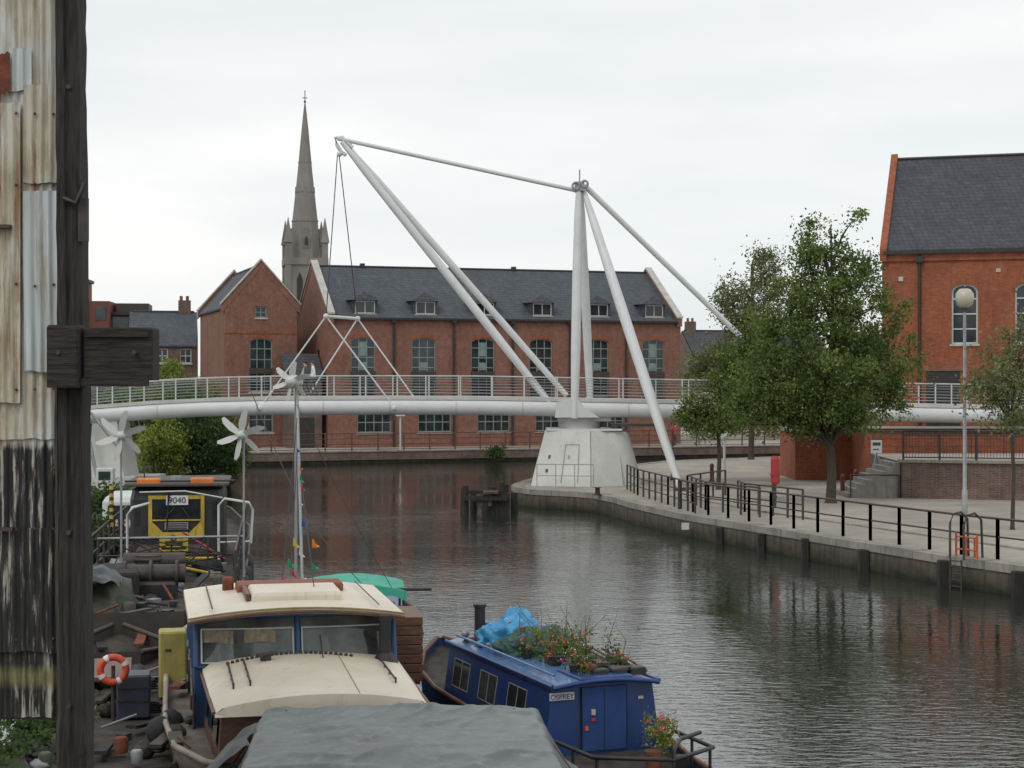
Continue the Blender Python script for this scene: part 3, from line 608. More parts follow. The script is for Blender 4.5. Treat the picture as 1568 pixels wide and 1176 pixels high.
for x in (-.27,.27):
    t.p('hoop_rails',m_iron).path([(x,-.12,Q),(x,-.12,Q+1.0),(x,.0,Q+1.25),(x,.3,Q+1.3),(x,.55,Q+1.1),(x,.6,Q)],.035,8)
    t.p('ladder_stiles',m_iron).path([(x*.8,-.16,-.3),(x*.8,-.16,Q)],.03,6)
    t.p('orange_gate',m_ladder).path([(x*1.5,.25,Q),(x*1.5,.25,Q+.7)],.035,6); t.p('orange_gate',m_ladder).path([(x*.6,.4,Q),(x*.6,.4,Q+.6)],.03,6)
for k in range(6): t.p('rungs',m_iron).tube((-.22,-.16,-.1+k*.18),(.22,-.16,-.1+k*.18),.018)
for z in (.25,.6): t.p('orange_gate',m_ladder).tube((-.4,.25,Q+z),(.4,.25,Q+z),.025)
t.done()
t=T('quay_sign',(*sv(1048,0,64.2)[:2],0)); t.p('plate',m_whitef).box(-.14,.14,-.35,-.3,.35,.6); t.p('bracket',m_iron).box(-.1,.1,-.3,-.1,.4,.55); t.done()
t=T('mooring_post',(*sv(915,0,76)[:2],Q)); t.p('post',m_iron).path([(0,0,0),(0,0,.3),(0,0,.35)],[.12,.1,.17],12); t.p('base',m_iron).cyl(0,0,0,.05,.2); t.done()
# paving detail: drain covers and kerb line on the quay
t=T('quay_kerb_line'); b=t.p('k',m_conc)
for i in range(4,11):
    a=Vector(qe[i]);c=Vector(qe[i+1]); d=(c-a).normalized(); n=Vector((d.y,-d.x)); p0=a+n*3.2;p1=c+n*3.2; q0=a+n*3.35;q1=c+n*3.35
    b.add([(*p0,Q+.0),(*p1,Q),(*q1,Q),(*q0,Q),(*p0,Q+.05),(*p1,Q+.05),(*q1,Q+.05),(*q0,Q+.05)],[(4,5,6,7),(0,1,5,4),(3,2,6,7)])
t.done()
# ---------------- trees
def E(u,v,ru,rv,d,u0,dy=0,ry=None):
    k=F/d; return ((u-u0)/k,dy,H-Q-(v-588)/k,ru/k,(ry or ru)/k,rv/k)
d=71; e=[E(1268,565,112,92,d,1272),E(1286,445,68,85,d,1272),E(1240,385,32,50,d,1272),E(1306,345,16,38,d,1272),E(1165,605,60,58,d,1272),E(1195,510,42,55,d,1272),E(1365,565,42,75,d,1272),E(1350,470,36,42,d,1272),E(1270,630,90,40,d,1272),E(1332,385,12,38,d,1272),E(1225,450,45,35,d,1272)]
tree('riverside_tree',(*sv(1272,0,71)[:2],Q),e,560,95,.085,m_leaf,.2,.42,50,fork=2.6)
d=80; e=[E(1095,620,50,50,d,1100),E(1130,570,45,45,d,1100),E(1060,640,25,30,d,1100),E(1150,520,35,45,d,1100)]
tree('young_tree',(*sv(1100,0,80)[:2],Q),e,190,80,.085,m_leaf,.1,.38,20)
d=112; e=[E(1150,480,46,66,d,1150),E(1180,420,24,46,d,1150),E(1110,460,18,46,d,1150),E(1120,560,60,40,d,1150),E(1165,405,12,32,d,1150),E(1070,570,30,25,d,1150)]
tree('birch_tree',(*sv(1150,0,112)[:2],Q),e,270,70,.11,m_leafo,.18,.55,26)
d=58; e=[E(1545,570,55,45,d,1550),E(1570,520,35,45,d,1550),E(1510,600,35,30,d,1550),E(1560,640,60,20,d,1550)]
tree('young_tree',(*sv(1550,0,58)[:2],Q),e,130,50,.07,m_leafo,.07,.35,30)
def bush(name,u,v,ru,rv,d,n,mat,ls=.1,per=50):
    x,y,z=sv(u,v,d); k=F/d
    cl=clumps_in([(0,0,rv/k,ru/k,ru/k*.8,rv/k)],n); cl=[c for c in cl if c[2]>-.1]
    t=T(name,(x,y,z-rv/k)); st=t.p('stems',m_bark)
    for c in cl[:14]: st.path([(c[0]*.2,c[1]*.2,-.3),(c[0]*.7,c[1]*.7,c[2]*.6),c],[.05,.03,.01],5)
    t.extra.append(leafobj('foliage',cl,per,ls,mat,.4)); t.done()
bush('riverside_bush',250,695,40,55,92,110,m_leafy)
bush('riverside_bush',310,670,55,70,94,200,m_leafd)
bush('riverside_bush',350,690,28,50,96,80,m_leaf)
bush('riverside_bush',270,640,60,40,98,120,m_leafd)
bush('hedge',200,610,60,18,118,90,m_leaf)
bush('hedge',290,600,60,22,122,90,m_leafo)
bush('hedge',262,568,14,16,126,30,m_leafy)
bush('riverside_bush',757,692,14,9,126,20,m_leafd)
bush('riverside_bush',170,800,40,60,66,120,m_leafd)
bush('riverside_bush',120,860,60,80,50,160,m_leafd,.08)
cl=[]
for i in range(500):
    x=random.uniform(16,75); cl.append((x,random.uniform(150,165),random.uniform(1,7+2*math.sin(x*.7))))
leafobj('distant_trees',cl,40,.2,m_leafo,1.0)
cl=[(random.uniform(-75,-26),random.uniform(140,150),random.uniform(1,5.5)) for i in range(420)]
leafobj('distant_trees',cl,40,.2,m_leafd,1.0)
cl=[(random.uniform(-8.5,-6.4),random.uniform(20.5,25),random.uniform(.85,1.1)) for i in range(160)]
leafobj('grass_tufts',cl,30,.05,m_leafd,.15)

# ---------------- corrugated shed
t=T('corrugated_shed')
def corr(part,mat,x0,x1,z0,z1,y,pitch=.076,amp=.012,wob=.004,lean=0):
    xs_=list(np.arange(x0,x1+.001,pitch/8)); zs_=lin(z0,z1,14)
    t.p(part,mat).sheet(xs_,zs_,lambda x,z:(x+lean*(z-z0),y-amp*math.sin(2*math.pi*x/pitch)+wob*noise.noise(Vector((x*2,z*1.5,y*9)))*3,z+.02*noise.noise(Vector((x*9,z0,0)))*(z<z0+.1)))
corr('sheet_upper',m_corr,-7.5,-3.70,5.35,9.8,14.0)
corr('sheet_lower',m_corr,-7.5,-3.655,3.06,5.42,14.03)
corr('patch_pale',m_corrw,-3.99,-3.69,5.9,7.38,13.965,lean=-.01)
corr('patch_pale',m_corrw,-4.12,-3.93,8.2,8.55,13.97)
corr('patch_left',m_corr,-4.6,-4.02,5.65,8.1,13.96)
corr('patch_top',m_corr,-4.0,-3.69,7.45,8.25,13.96,lean=.01)
corr('patch_low',m_corr,-4.7,-3.66,3.6,4.62,13.99)
r_=t.p('rust_patch',m_rust); r_.sheet(lin(-4.25,-4.1,8),lin(8.17,8.5,8),lambda x,z:(x+.015*noise.noise(Vector((x*30,z*20,0))),13.94,z+.03*noise.noise(Vector((x*30,3,0)))))
t.p('bracket',m_iron).box(-4.3,-4.09,13.9,13.96,7.07,7.1)
t.p('bracket',m_iron).box(-4.3,-4.07,13.9,13.96,4.6,4.63)
for z in (9.2,8.0,7.42,6.6,5.75,5.1,4.6,3.7):
    for k in range(6): t.p('sheet_bolts',m_rust).ball((-3.75-.152*k,13.955,z+.02*random.random()),.012,n=6,m=4)
t.p('side_wall',m_wooddk).poly([(-3.7,14.15,3.0),(-6.3,20.5,3.0),(-6.3,20.5,9.9),(-3.7,14.15,9.9)])
t.p('soffit',m_wooddk).poly([(-7.5,14.1,3.02),(-3.7,14.15,3.02),(-6.3,20.5,3.02),(-9,20.5,3.02)])
t.p('roof',m_iron).poly([(-7.8,13.8,9.85),(-3.5,13.8,9.85),(-6.1,20.8,10.4),(-9,20.8,10.4)])
def timber(b,c0,c1,w0,w1,y0,y1,n=40):
    rings=[]
    for i in range(n+1):
        f=i/n; z=c0[1]+(c1[1]-c0[1])*f; x=c0[0]+(c1[0]-c0[0])*f; w=(w0+(w1-w0)*f)/2
        j=lambda q:.012*noise.noise(Vector((q*7,z*4.3,q)))+.012*noise.noise(Vector((q*7,z*1.3,q+5)))
        rings.append([(x-w+j(1),y0+j(5),z),(x-w*.3,y0-.01+j(6),z),(x-w*.1,y0+.012+j(8),z),(x+w*.3,y0-.01+j(9),z),(x+w+j(2),y0+j(7),z),(x+w+j(3),y1,z),(x-w+j(4),y1,z)])
    b.loft(rings)
pw=t.p('corner_post',m_wooddk)
timber(pw,(-3.55,3.2),(-3.61,9.9),.22,.18,13.8,14.05); timber(pw,(-3.52,-1),(-3.55,3.2),.24,.22,13.8,14.05)
timber(t.p('inner_post',m_wood),(-3.66,2.6),(-3.7,6.2),.09,.07,13.9,14.02)
bw=t.p('cross_beam',m_beam); bw.rbox(-3.70,-3.44,13.55,13.8,5.77,6.27,.02); 
t.p('beam_end',m_beam).rbox(-3.43,-2.87,13.62,13.9,5.83,6.25,.015); t.p('beam_end',m_beam).box(-3.44,-2.9,13.59,13.64,5.78,5.845); t.p('beam_end',m_beam).rotbox((-3.15,13.61,6.2),.5,.03,.05,0)
for z in (3.2,4.6,8.2): t.p('bolts',m_iron).tube((-3.58,13.77,z),(-3.58,13.85,z),.02)
for x in (-3.6,-3.0): t.p('bolts',m_iron).tube((x,13.53,6.05),(x,13.65,6.05),.018)
t.p('iron_strap',m_iron).box(-3.5,-3.42,13.765,13.8,6.95,7.3); t.p('iron_strap',m_iron).path([(-3.62,13.78,7.3),(-3.5,13.72,7.25),(-3.44,13.74,7.42)],.02,6)
t.p('diagonal_brace',m_wooddk).tube((-4.6,14.4,3.0),(-3.9,14.4,.4),.07); t.p('diagonal_brace',m_wooddk).cyl(-4.5,14.5,-.5,3.05,.09)
t.done()
# ---------------- boats
def hull(t,stations,mat,deckm,drop=.06,strake=None):
    hb=t.p('hull',mat); rings=[]; dr=[]
    for y,w_,z in stations:
        rings.append([(-w_,y,z),(-w_*.97,y,z*.55),(-w_*.88,y,0),(-w_*.5,y,-.5),(w_*.5,y,-.5),(w_*.88,y,0),(w_*.97,y,z*.55),(w_,y,z)])
        dr.append([(-w_*.99,y,z-drop),(w_*.99,y,z-drop)])
    hb.loft(rings,False,False,True); hb.poly(rings[0]); hb.poly(rings[-1])
    t.p('deck',deckm).loft(dr,False,False)
    for s_ in (-1,1):
        t.p('rubbing_strake',strake or (m_iron if mat==m_hull else m_woodbr)).path([(s_*(w_+.01),y,z) for y,w_,z in stations],.045,6)
def camber(b,x0,x1,y0,y1,z,cam,th,nx=13,ny=5):
    xm=(x0+x1)/2; hw=(x1-x0)/2
    f=lambda x,y:z+cam*(1-((x-xm)/hw)**2)
    xs_=lin(x0,x1,nx); ys_=lin(y0,y1,ny)
    b.sheet(xs_,ys_,lambda x,y:(x,y,f(x,y)))
    b.sheet(xs_,ys_,lambda x,y:(x,y,f(x,y)-th))
    for y in (y0,y1): b.loft([[(x,y,f(x,y)) for x in xs_],[(x,y,f(x,y)-th) for x in xs_]],False,False)
    for x in (x0,x1): b.loft([[(x,y,z) for y in ys_],[(x,y,z-th) for y in ys_]],False,False)
t=T('wheelhouse_motor_boat',(-3.12,24.7,0),12)
hull(t,[(-5.2,.1,1.35),(-4.6,.75,1.25),(-3.5,1.4,1.15),(-2,1.75,1.05),(0,1.85,1.0),(4,1.8,1.0),(8,1.6,1.05),(9.5,1.2,1.1)],M('hull_brown_white',(.3,.26,.22,1),(.12,.08,.06,1),1.5,.5,stretch=(1,1,5)),m_deckb,.12,M('beige_gunwale',(.42,.37,.3,1),(.25,.2,.15,1),3,.6))
fc=t.p('fore_cabin_sides',m_woodbr); fc.loft([[(-1.24,-3.0,.9),(1.44,-3.0,.9),(1.44,0,.9),(-1.32,0,.9)],[(-1.18,-2.9,1.66),(1.38,-2.9,1.66),(1.4,0,1.72),(-1.27,0,1.72)]])
for k in range(3):
    t.p('cabin_windows',m_glass).add([(-(1.33-.027*k),-.2-k*.9,1.15),(-(1.31-.027*k),-.85-k*.9,1.15),(-(1.28-.027*k),-.85-k*.9,1.5),(-(1.3-.027*k),-.2-k*.9,1.5)],[(0,1,2,3)])
rf=t.p('fore_cabin_roof',m_cream)
def fr(x,y): 
    q=min(1,max(0,(y+3.1)/3.1)); hw=1.36+.06*q; X=.08+x*hw; e=max(0,abs(x)-.9)/.1; return (X,y,1.71+.07*q+.15*(1-x*x)-.05*e*e)
rf.sheet(lin(-1,1,31),lin(-3.1,.05,9),fr); rf.sheet(lin(-1,1,21),lin(-3.1,.05,9),lambda x,y:(fr(x,y)[0],y,1.64))
rf.loft([[fr(x,-3.1) for x in lin(-1,1,21)],[(fr(x,-3.1)[0],-3.14,1.62) for x in lin(-1,1,21)]],False,False)
for s_ in (-1,1): rf.loft([[fr(s_,y) for y in lin(-3.1,.05,9)],[(fr(s_,y)[0]*1.005,y,1.62) for y in lin(-3.1,.05,9)]],False,False)
t.p('roof_rubbing_edge',m_woodbr).path([(fr(-1,y)[0]-.01,y,1.66) for y in lin(-3.1,.05,5)],.03,6); t.p('roof_rubbing_edge',m_woodbr).path([(fr(1,y)[0]+.01,y,1.66) for y in lin(-3.1,.05,5)],.03,6)
hr=t.p('grab_rails',m_iron)
for x in (-.78,-1.0,1.15):
    z=fr((x-.08)/1.4,-1)[2]+.05
    hr.path([(x,-.5,z),(x,-2.1,z-.03)],.015,6)
    for y in (-.5,-1.0,-1.5,-2.1): hr.cyl(x,y,z-.08,z,.013,n=6)
for x in lin(-1.0,.75,26): t.p('rope_edging',m_rope if int(x*30)%2 else m_iron).ball((x,-.3-.25*(x+.1)**2+.12,fr((x-.08)/1.4,-.3)[2]+.015),.028,n=6,m=4)
t.p('roof_seams',m_rope).path([tuple(Vector(fr(.35,y))+Vector((0,0,.003))) for y in lin(-3.05,0,5)],.006,4)
t.p('deck_light',m_iron).box(-.55,-.4,-.55,-.4,1.9,1.97); t.p('deck_light',m_iron).tube((-.6,-.65,1.99),(-.35,-.45,1.99),.03)
wl=t.p('wheelhouse_sides',m_blued); 
wl.box(-1.45,-1.41,0,3,.9,1.75); wl.box(1.41,1.45,0,3,.9,1.75); wl.box(-1.45,1.45,-.02,.03,.9,1.74)
def wp(x,f): return (x,-.02+.28*f-.12*(1-(x/1.43)**2),1.75+.72*f)
gl=t.p('windscreen_glass',M('windscreen',(.13,.15,.15,1),(.03,.035,.035,1),1.6,.05))
for a,c in ((-1.42,-.6),(-.6,0),(0,.6),(.6,1.42)): gl.poly([wp(a,0),wp(c,0),wp(c,1),wp(a,1)])
fr2=t.p('windscreen_frame',m_blued)
def bar(x0,f0,x1,f1,r=.035):
    for i in range(6):
        a=Vector(wp(x0+(x1-x0)*i/6,f0+(f1-f0)*i/6));c=Vector(wp(x0+(x1-x0)*(i+1)/6,f0+(f1-f0)*(i+1)/6)); fr2.tube(a,c,r,n=6)
for x in (-1.43,.02,1.43): bar(x,0,x,1,.045)
bar(-1.43,0,1.43,0,.03); bar(-1.43,.97,1.43,.97,.045)
wt=t.p('white_glazing_trim',m_whitef)
for a,c in ((-1.35,-.05),(.08,1.35)):
    for q0,q1 in (((a,.08),(c,.08)),((a,.72),(c,.72)),((a,.08),(a,.72)),((c,.08),(c,.72))):
        for i in range(4): wt.tube(Vector(wp(q0[0]+(q1[0]-q0[0])*i/4,q0[1]+(q1[1]-q0[1])*i/4))+Vector((0,-.02,0)),Vector(wp(q0[0]+(q1[0]-q0[0])*(i+1)/4,q0[1]+(q1[1]-q0[1])*(i+1)/4))+Vector((0,-.02,0)),.012,n=4)
sh=t.p('interior_covers',m_tarpg)
for a,c in ((.15,1.3),(-1.3,-.9)): sh.sheet(lin(a,c,16),lin(0,1,6),lambda x,f:(wp(x,0)[0],wp(x,.1+.5*f)[1]-.012,1.8+.36*f*(.75+.25*math.sin(x*5))))
cu_=t.p('cream_curtains',m_rope)
for a,c in ((-1.32,-.9),(-.75,-.3)): cu_.sheet(lin(a,c,24),lin(0,1,3),lambda x,f:(x,wp(x,.45+.25*f)[1]-.008+.006*math.sin(x*70),1.75+.72*(.45+.02*math.sin(x*9)+.25*f)))
sp=t.p('wheelhouse_side_glass',m_glass)
for s_ in (-1,1):
    sp.poly([(s_*1.43,.05,1.75),(s_*1.43,3,1.75),(s_*1.43,3,2.46),(s_*1.43,.3,2.46)])
    for y in (.3,1.2,2.1,3): fr2.tube((s_*1.45,y,1.7),(s_*1.45,y,2.46),.04,n=6)
rf=t.p('wheelhouse_roof',m_cream); camber(rf,-1.54,1.54,-.2,3.3,2.47,.12,.09,nx=21)
t.p('roof_trim',m_woodbr).path([(x,-.22,2.41+.12*(1-(x/1.54)**2)) for x in lin(-1.55,1.55,13)],.026,6)
t.p('ochre_beading',m_yeld).path([(x,-.215,2.47+.12*(1-(x/1.54)**2)) for x in lin(-1.55,1.55,13)],.012,6)
for x in (-1.2,1.2): t.p('roof_rails',m_iron).path([(x,-.0,2.58),(x,3.0,2.58)],.012,4)
t.p('roof_hatch',m_cream).rbox(-.6,.75,.7,1.9,2.56,2.7,.05); t.p('hatch_trim',M('red_brown_panel',(.28,.08,.04,1))).rbox(-.75,.9,1.95,2.6,2.56,2.68,.03); t.p('hatch_rail',m_woodbr).box(-.68,-.62,.8,1.9,2.58,2.68); t.p('roof_box',m_rust).rbox(-.95,-.78,2.4,2.7,2.54,2.74,.03)
ch=t.p('stove_chimney',m_black); ch.cyl(1.25,-.3,1.8,2.42,.085); ch.cyl(1.25,-.3,2.38,2.46,.1); ch.loft([[(1.25+.2*math.cos(a),-.3+.2*math.sin(a),1.78) for a in lin(0,5.8,12)],[(1.25+.1*math.cos(a),-.3+.1*math.sin(a),1.93) for a in lin(0,5.8,12)]],True,True)
clutter(t,-1.75,-1.5,-2.5,3,.95,7,.35)
t.done()
t=T('slatted_wooden_locker',(-1.72,27.2,0),8); 
for k in range(7): t.p('slats',m_woodbr).rbox(-.32,.3,0,1.4,1.05+k*.15,1.18+k*.15,.01)
t.p('frame',m_woodbr).box(-.28,.26,.05,1.35,1.0,2.05); t.done()
t=T('green_canopy_boat',(-2.95,33,0),6)
hull(t,[(-3,.9,1.0),(0,1.2,.95),(4,1.2,.95),(6,.7,1.1),(7,.1,1.3)],m_hull,m_deck)
t.p('cabin',m_blue).loft([[(-.95,-1.6,.9),(.95,-1.6,.9),(.95,4,.9),(-.95,4,.9)],[(-.85,-1.5,1.6),(.85,-1.5,1.6),(.85,4,1.6),(-.85,4,1.6)]])
t.p('cabin_windows',m_glass).box(-.7,-.1,-1.63,-1.55,1.1,1.45); t.p('cabin_windows',m_glass).box(.1,.7,-1.63,-1.55,1.1,1.45)
cn=t.p('canopy',m_green)
cf=lambda x,y:(x,y,2.08+.14*(1-((x+.175)/.975)**2)+.02*math.sin(y*4.5)-.02*abs(noise.noise(Vector((x*4,y*2,0)))))
cn.sheet(lin(-1.15,.8,24),lin(-2.6,-.6,20),cf)
cn.loft([[cf(x,-2.6) for x in lin(-1.15,.8,24)],[(x,-2.63,1.94+.14*(1-((x+.175)/.975)**2)+.02*math.sin(x*14)) for x in lin(-1.15,.8,24)]],False,False)
for x in (-1.1,.75):
    for y in (-2.5,-.7): t.p('canopy_poles',m_iron).cyl(x,y,.9,2.08,.025,n=6)
t.p('canopy_poles',m_iron).tube((.5,-2.5,2.12),(1.25,-2.5,2.12),.03)
for x in lin(-.9,.5,5): t.p('stored_gear',m_tarpd).ball((x,-2.0,1.65),.16,.2,.18,jit=.5)
t.done()
t=T('tarpaulin_covered_boat',(-1.38,21.2,0),4)
hull(t,[(-10,1.2,1.0),(-4,1.9,1.0),(-1,1.9,1.05),(.2,1.5,1.1),(1.2,.7,1.2),(1.8,.1,1.3)],m_hull,m_deck)
tg=t.p('tarpaulin',m_tarpg)
def ridge(v): return 1-abs(noise.noise(v))*2
def tf(x,y):
    ax=abs(x)
    prof=np.interp(ax,[0,.8,1.62,1.69,1.78,2.0,2.15],[1.81,1.8,1.78,1.74,1.5,1.12,1.0])
    back=np.interp(y,[-9,-.12,.0,.1,.4],[0,0,.03,.2,.8])
    sag=.05*math.sin(y*2.1+.6)*(1-min(1,ax/1.9))
    n_=.03*noise.noise(Vector((x*1.1,y*1.6,0)))+.034*max(0,ridge(Vector((x*.9+y*.5,y*1.1-x*.4,3)))-.55)*2+.026*max(0,ridge(Vector((x*2.2-y*1.3,y*1.0,9)))-.6)*2
    fold=.06*math.sin(y*5+x)*max(0,(ax-1.5))
    return (x*(1+.02*max(0,y+.3))+fold*(1 if x>0 else -1),y,prof-back+sag+n_)
tg.sheet(lin(-2.15,2.15,120),lin(-9,.4,220),tf)
rp_=t.p('tie_ropes',m_rope)
for y in (-5,-3.5,-2,-.6):
    for s_ in (-1,1): rp_.path([tf(s_*1.75,y),tf(s_*2.12,y+.1),(s_*1.95,y,.9)],.012,5)
t.p('eyelets',m_teal).ball(tf(-1.4,-.15),.02); t.p('eyelets',m_teal).ball(tf(1.4,-.15),.02)
t.done()
t=T('folded_dark_sheet'); b=t.p('s',m_tarpd)
b.sheet(lin(0,1,14),lin(0,1,14),lambda a,c:(-3.72+.62*a+.05*math.sin(c*7),20.9-.9*c,1.66-.55*(1-a)**1.5-.1*c+.04*noise.noise(Vector((a*5,c*4,2))))); t.done()
# blue narrowboat
t=T('blue_narrowboat',(1.32,24.75,0),21)
hull(t,[(-2.4,.7,.42),(-1.8,.95,.42),(-.8,1.03,.45),(0,1.03,.6),(4.6,1.03,.7),(5.8,.9,.8),(6.8,.5,.95),(7.4,.05,1.1)],m_blue,m_deck,.15)
cb_=t.p('cabin_sides',m_blue); Lc=4.5
cb_.loft([[(-.95,0,.25),(.95,0,.25),(.93,Lc,.5),(-.93,Lc,.5)],[(-.79,0.02,1.46),(.79,0.02,1.46),(.79,Lc,1.46),(-.79,Lc,1.46)]])
rf=t.p('cabin_roof',m_blue2); camber(rf,-.84,.84,-.12,Lc+.1,1.47,.08,.05)
t.p('roof_edge',m_blue).path([(-.84,y,1.47) for y in (-.12,Lc+.1)],.035,6); t.p('roof_edge',m_blue).path([(.84,y,1.47) for y in (-.12,Lc+.1)],.035,6); t.p('roof_edge',m_blue).path([(x,-.13,1.45+.08*(1-(x/.84)**2)) for x in lin(-.84,.84,9)],.035,6)
t.p('grab_rail',m_blue2).path([(-.68,.2,1.58),(-.68,Lc,1.58)],.022,6)
for k in range(3):
    y0=.9+k*1.25; q=lambda y,f,o=.008:(-(.95-.16*f)-o,y,.35+1.1*f)
    t.p('window_glass',m_glass).poly([q(y0,.42),q(y0+.75,.42),q(y0+.75,.82),q(y0,.82)])
    for a,c in (((y0,.42),(y0+.75,.42)),((y0,.82),(y0+.75,.82)),((y0,.42),(y0,.82)),((y0+.75,.42),(y0+.75,.82)),((y0+.37,.42),(y0+.37,.82))): t.p('window_surrounds',m_teal).tube(q(*a),q(*c),.01,n=5)
t.p('doors',M('mid_blue_panel',(.018,.065,.235,1))).box(-.33,.36,-.025,.03,.5,1.42)
t.p('door_line',m_black).box(.008,.016,-.032,-.02,.5,1.4); t.p('door_line',m_black).box(-.345,-.333,-.03,-.005,.5,1.42); t.p('door_line',m_black).box(.363,.375,-.03,-.005,.5,1.42)
t.p('hatch_slide',m_blue).rbox(-.4,.42,-.14,.8,1.52,1.58,.02)
t.p('padlocks',m_cope).box(-.2,-.14,-.055,-.025,1.02,1.1); t.p('padlocks',m_cope).box(.56,.64,-.01,.01,1.2,1.24); t.p('red_sticker',m_rf).box(-.2,-.14,-.045,-.025,.93,.97); t.p('brass_lock',m_or).box(-.3,-.25,-.045,-.025,.8,.86)
t.p('stern_rail',m_black).path([(-.95,-.15,.6),(-.95,-.4,.78),(-.9,-1.7,.8),(0,-2.3,.82),(.9,-1.7,.8),(.95,-.4,.78),(.95,-.15,.6)],.03,6)
for x,y in ((-.9,-1.0),(.93,-1.0),(-.85,-1.7),(.85,-1.7)): t.p('stern_rail',m_black).cyl(x,y,.35,.8,.025,n=6)
t.p('tiller',m_black).path([(0,-2.3,.4),(0,-2.3,.95),(.3,-1.9,1.0),(.75,-1.6,1.0)],.03,6)
c_=t.p('chimney',m_black); c_.cyl(-.45,4.0,1.5,2.1,.09); c_.cyl(-.45,4.0,2.1,2.15,.11); t.p('chimney_collar',m_red).cyl(-.45,4.0,1.5,1.6,.12)
t.p('mushroom_vent',m_teal).ball((-.5,3.3,1.58),.1,.1,.05); t.p('mushroom_vent',m_teal).ball((-.6,4.3,1.62),.07)
nb=t.p('name_board',m_whitef); nb.box(-.84,-.46,-.02,-.001,1.26,1.37)
cu=bpy.data.curves.new('name_letters','FONT'); cu.body='OSPREY'; cu.size=.105; cu.extrude=.002; cu.align_x='CENTER'; cu.materials.append(m_blue)
to=bpy.data.objects.new('name_letters',cu); sc.collection.objects.link(to); to.location=(-.65,-.024,1.275); to.rotation_euler=(math.radians(90),0,0); t.extra.append(to)
def pile(part,mat,c,r,sd,amp=.35,n=60,m=30):
    b=t.p(part,mat); rings=[]
    for i in range(m+1):
        th=math.pi/2*i/m; rr=[]
        for j in range(n):
            ph=2*math.pi*j/n; v=Vector((math.sin(th)*math.cos(ph),math.sin(th)*math.sin(ph),math.cos(th)))
            k=1+amp*noise.noise(v*1.6+Vector((sd,0,0)))+.22*(.5-abs(noise.noise(v*3.2+Vector((0,sd,0))))*1.5)+.14*(.5-abs(noise.noise(v*8+Vector((0,sd,3))))*1.5)
            rr.append((c[0]+r[0]*k*v.x,c[1]+r[1]*k*v.y,c[2]+r[2]*k*v.z))
        rings.append(rr)
    b.loft(rings,True,False,True)
pile('blue_tarp_heap',m_tarpb,(.02,3.4,1.48),(.64,.66,.5),1); pile('net_heap',m_net,(-.2,2.6,1.48),(.42,.5,.38),3)
pile('net_heap',m_net,(.3,3.0,1.48),(.4,.5,.36),5); pile('dark_sheet_heap',m_tarpd,(-.1,4.0,1.48),(.5,.4,.3),8)
t.p('tie_cord',m_rope).path([(-.55,3.3,1.5),(-.25,3.15,1.95),(.15,3.2,1.98),(.5,3.3,1.5)],.012,5)
po=t.p('plant_pots',m_terra); pos=[]
for i in range(20):
    x=random.uniform(-.45,.68); y=.3+.135*i; pos.append((x,y)); r0=random.uniform(.07,.11)
    (po if i%3==0 else t.p('plant_troughs',m_black)).path([(x,y,1.53),(x,y,1.68)],[r0*.75,r0],10)
for k in range(3): t.p('plant_troughs',m_black).rbox(-.1+.3*k,.15+.3*k,.1,.3,1.53,1.64,.02)
def pc(n,z0,z1,sp=.14): return [(x+random.uniform(-sp,sp),y+random.uniform(-sp,sp),z0+random.random()**1.8*(z1-z0)) for x,y in pos for _ in range(n)]
t.extra.append(leafobj('pot_plants',pc(2,1.6,1.95),32,.028,m_leaf,.1))
t.extra.append(leafobj('pot_plants_dark',pc(2,1.6,1.85),34,.028,m_leafd,.11))
t.extra.append(leafobj('pot_plants_pale',pc(2,1.62,1.95),26,.024,m_leafy,.12))
t.extra.append(leafobj('red_flowers',pc(2,1.7,1.98),7,.026,m_petal,.05))
t.extra.append(leafobj('orange_flowers',pc(1,1.7,1.95),6,.022,m_orf,.05))
t.extra.append(leafobj('white_flowers',pc(1,1.7,1.95)[:9],6,.02,m_wf,.05))
st=t.p('tall_stems',m_leafo)
for i in range(18):
    x,y=pos[i%20]; st.path([(x,y,1.7),(x+random.uniform(-.1,.1),y,1.95),(x+random.uniform(-.35,.35),y+random.uniform(-.2,.2),2.15+.3*random.random())],[.008,.006,.003],4)
t.extra.append(leafobj('seed_heads',[(pos[i%20][0]+random.uniform(-.3,.3),pos[i%20][1],2.05+.3*random.random()) for i in range(14)],8,.02,m_leafo,.06))
for i in range(8):
    y=.1+.25*i; t.p('roof_poles',m_woodbr).tube((.75-.06*i,y,1.58),(.95-.1*i,y+1.6,1.64),.018,n=5)
clutter(t,.1,.7,.1,2.6,1.53,12,.35)
t.p('stern_pots',m_terra).path([(.45,-.75,.3),(.45,-.75,.6)],[.1,.14],10); t.p('stern_pots2',m_black).path([(.75,-1.0,.3),(.75,-1.0,.55)],[.1,.13],10)
t.extra.append(leafobj('stern_plants',[(.35+random.random()*.4,-.9+random.random()*.3,.6+random.random()*.45) for _ in range(16)],45,.03,m_leafy,.11))
t.extra.append(leafobj('stern_flowers',[(.35+random.random()*.4,-.9+random.random()*.3,.85+random.random()*.25) for _ in range(8)],6,.03,m_petal,.07))
t.done()
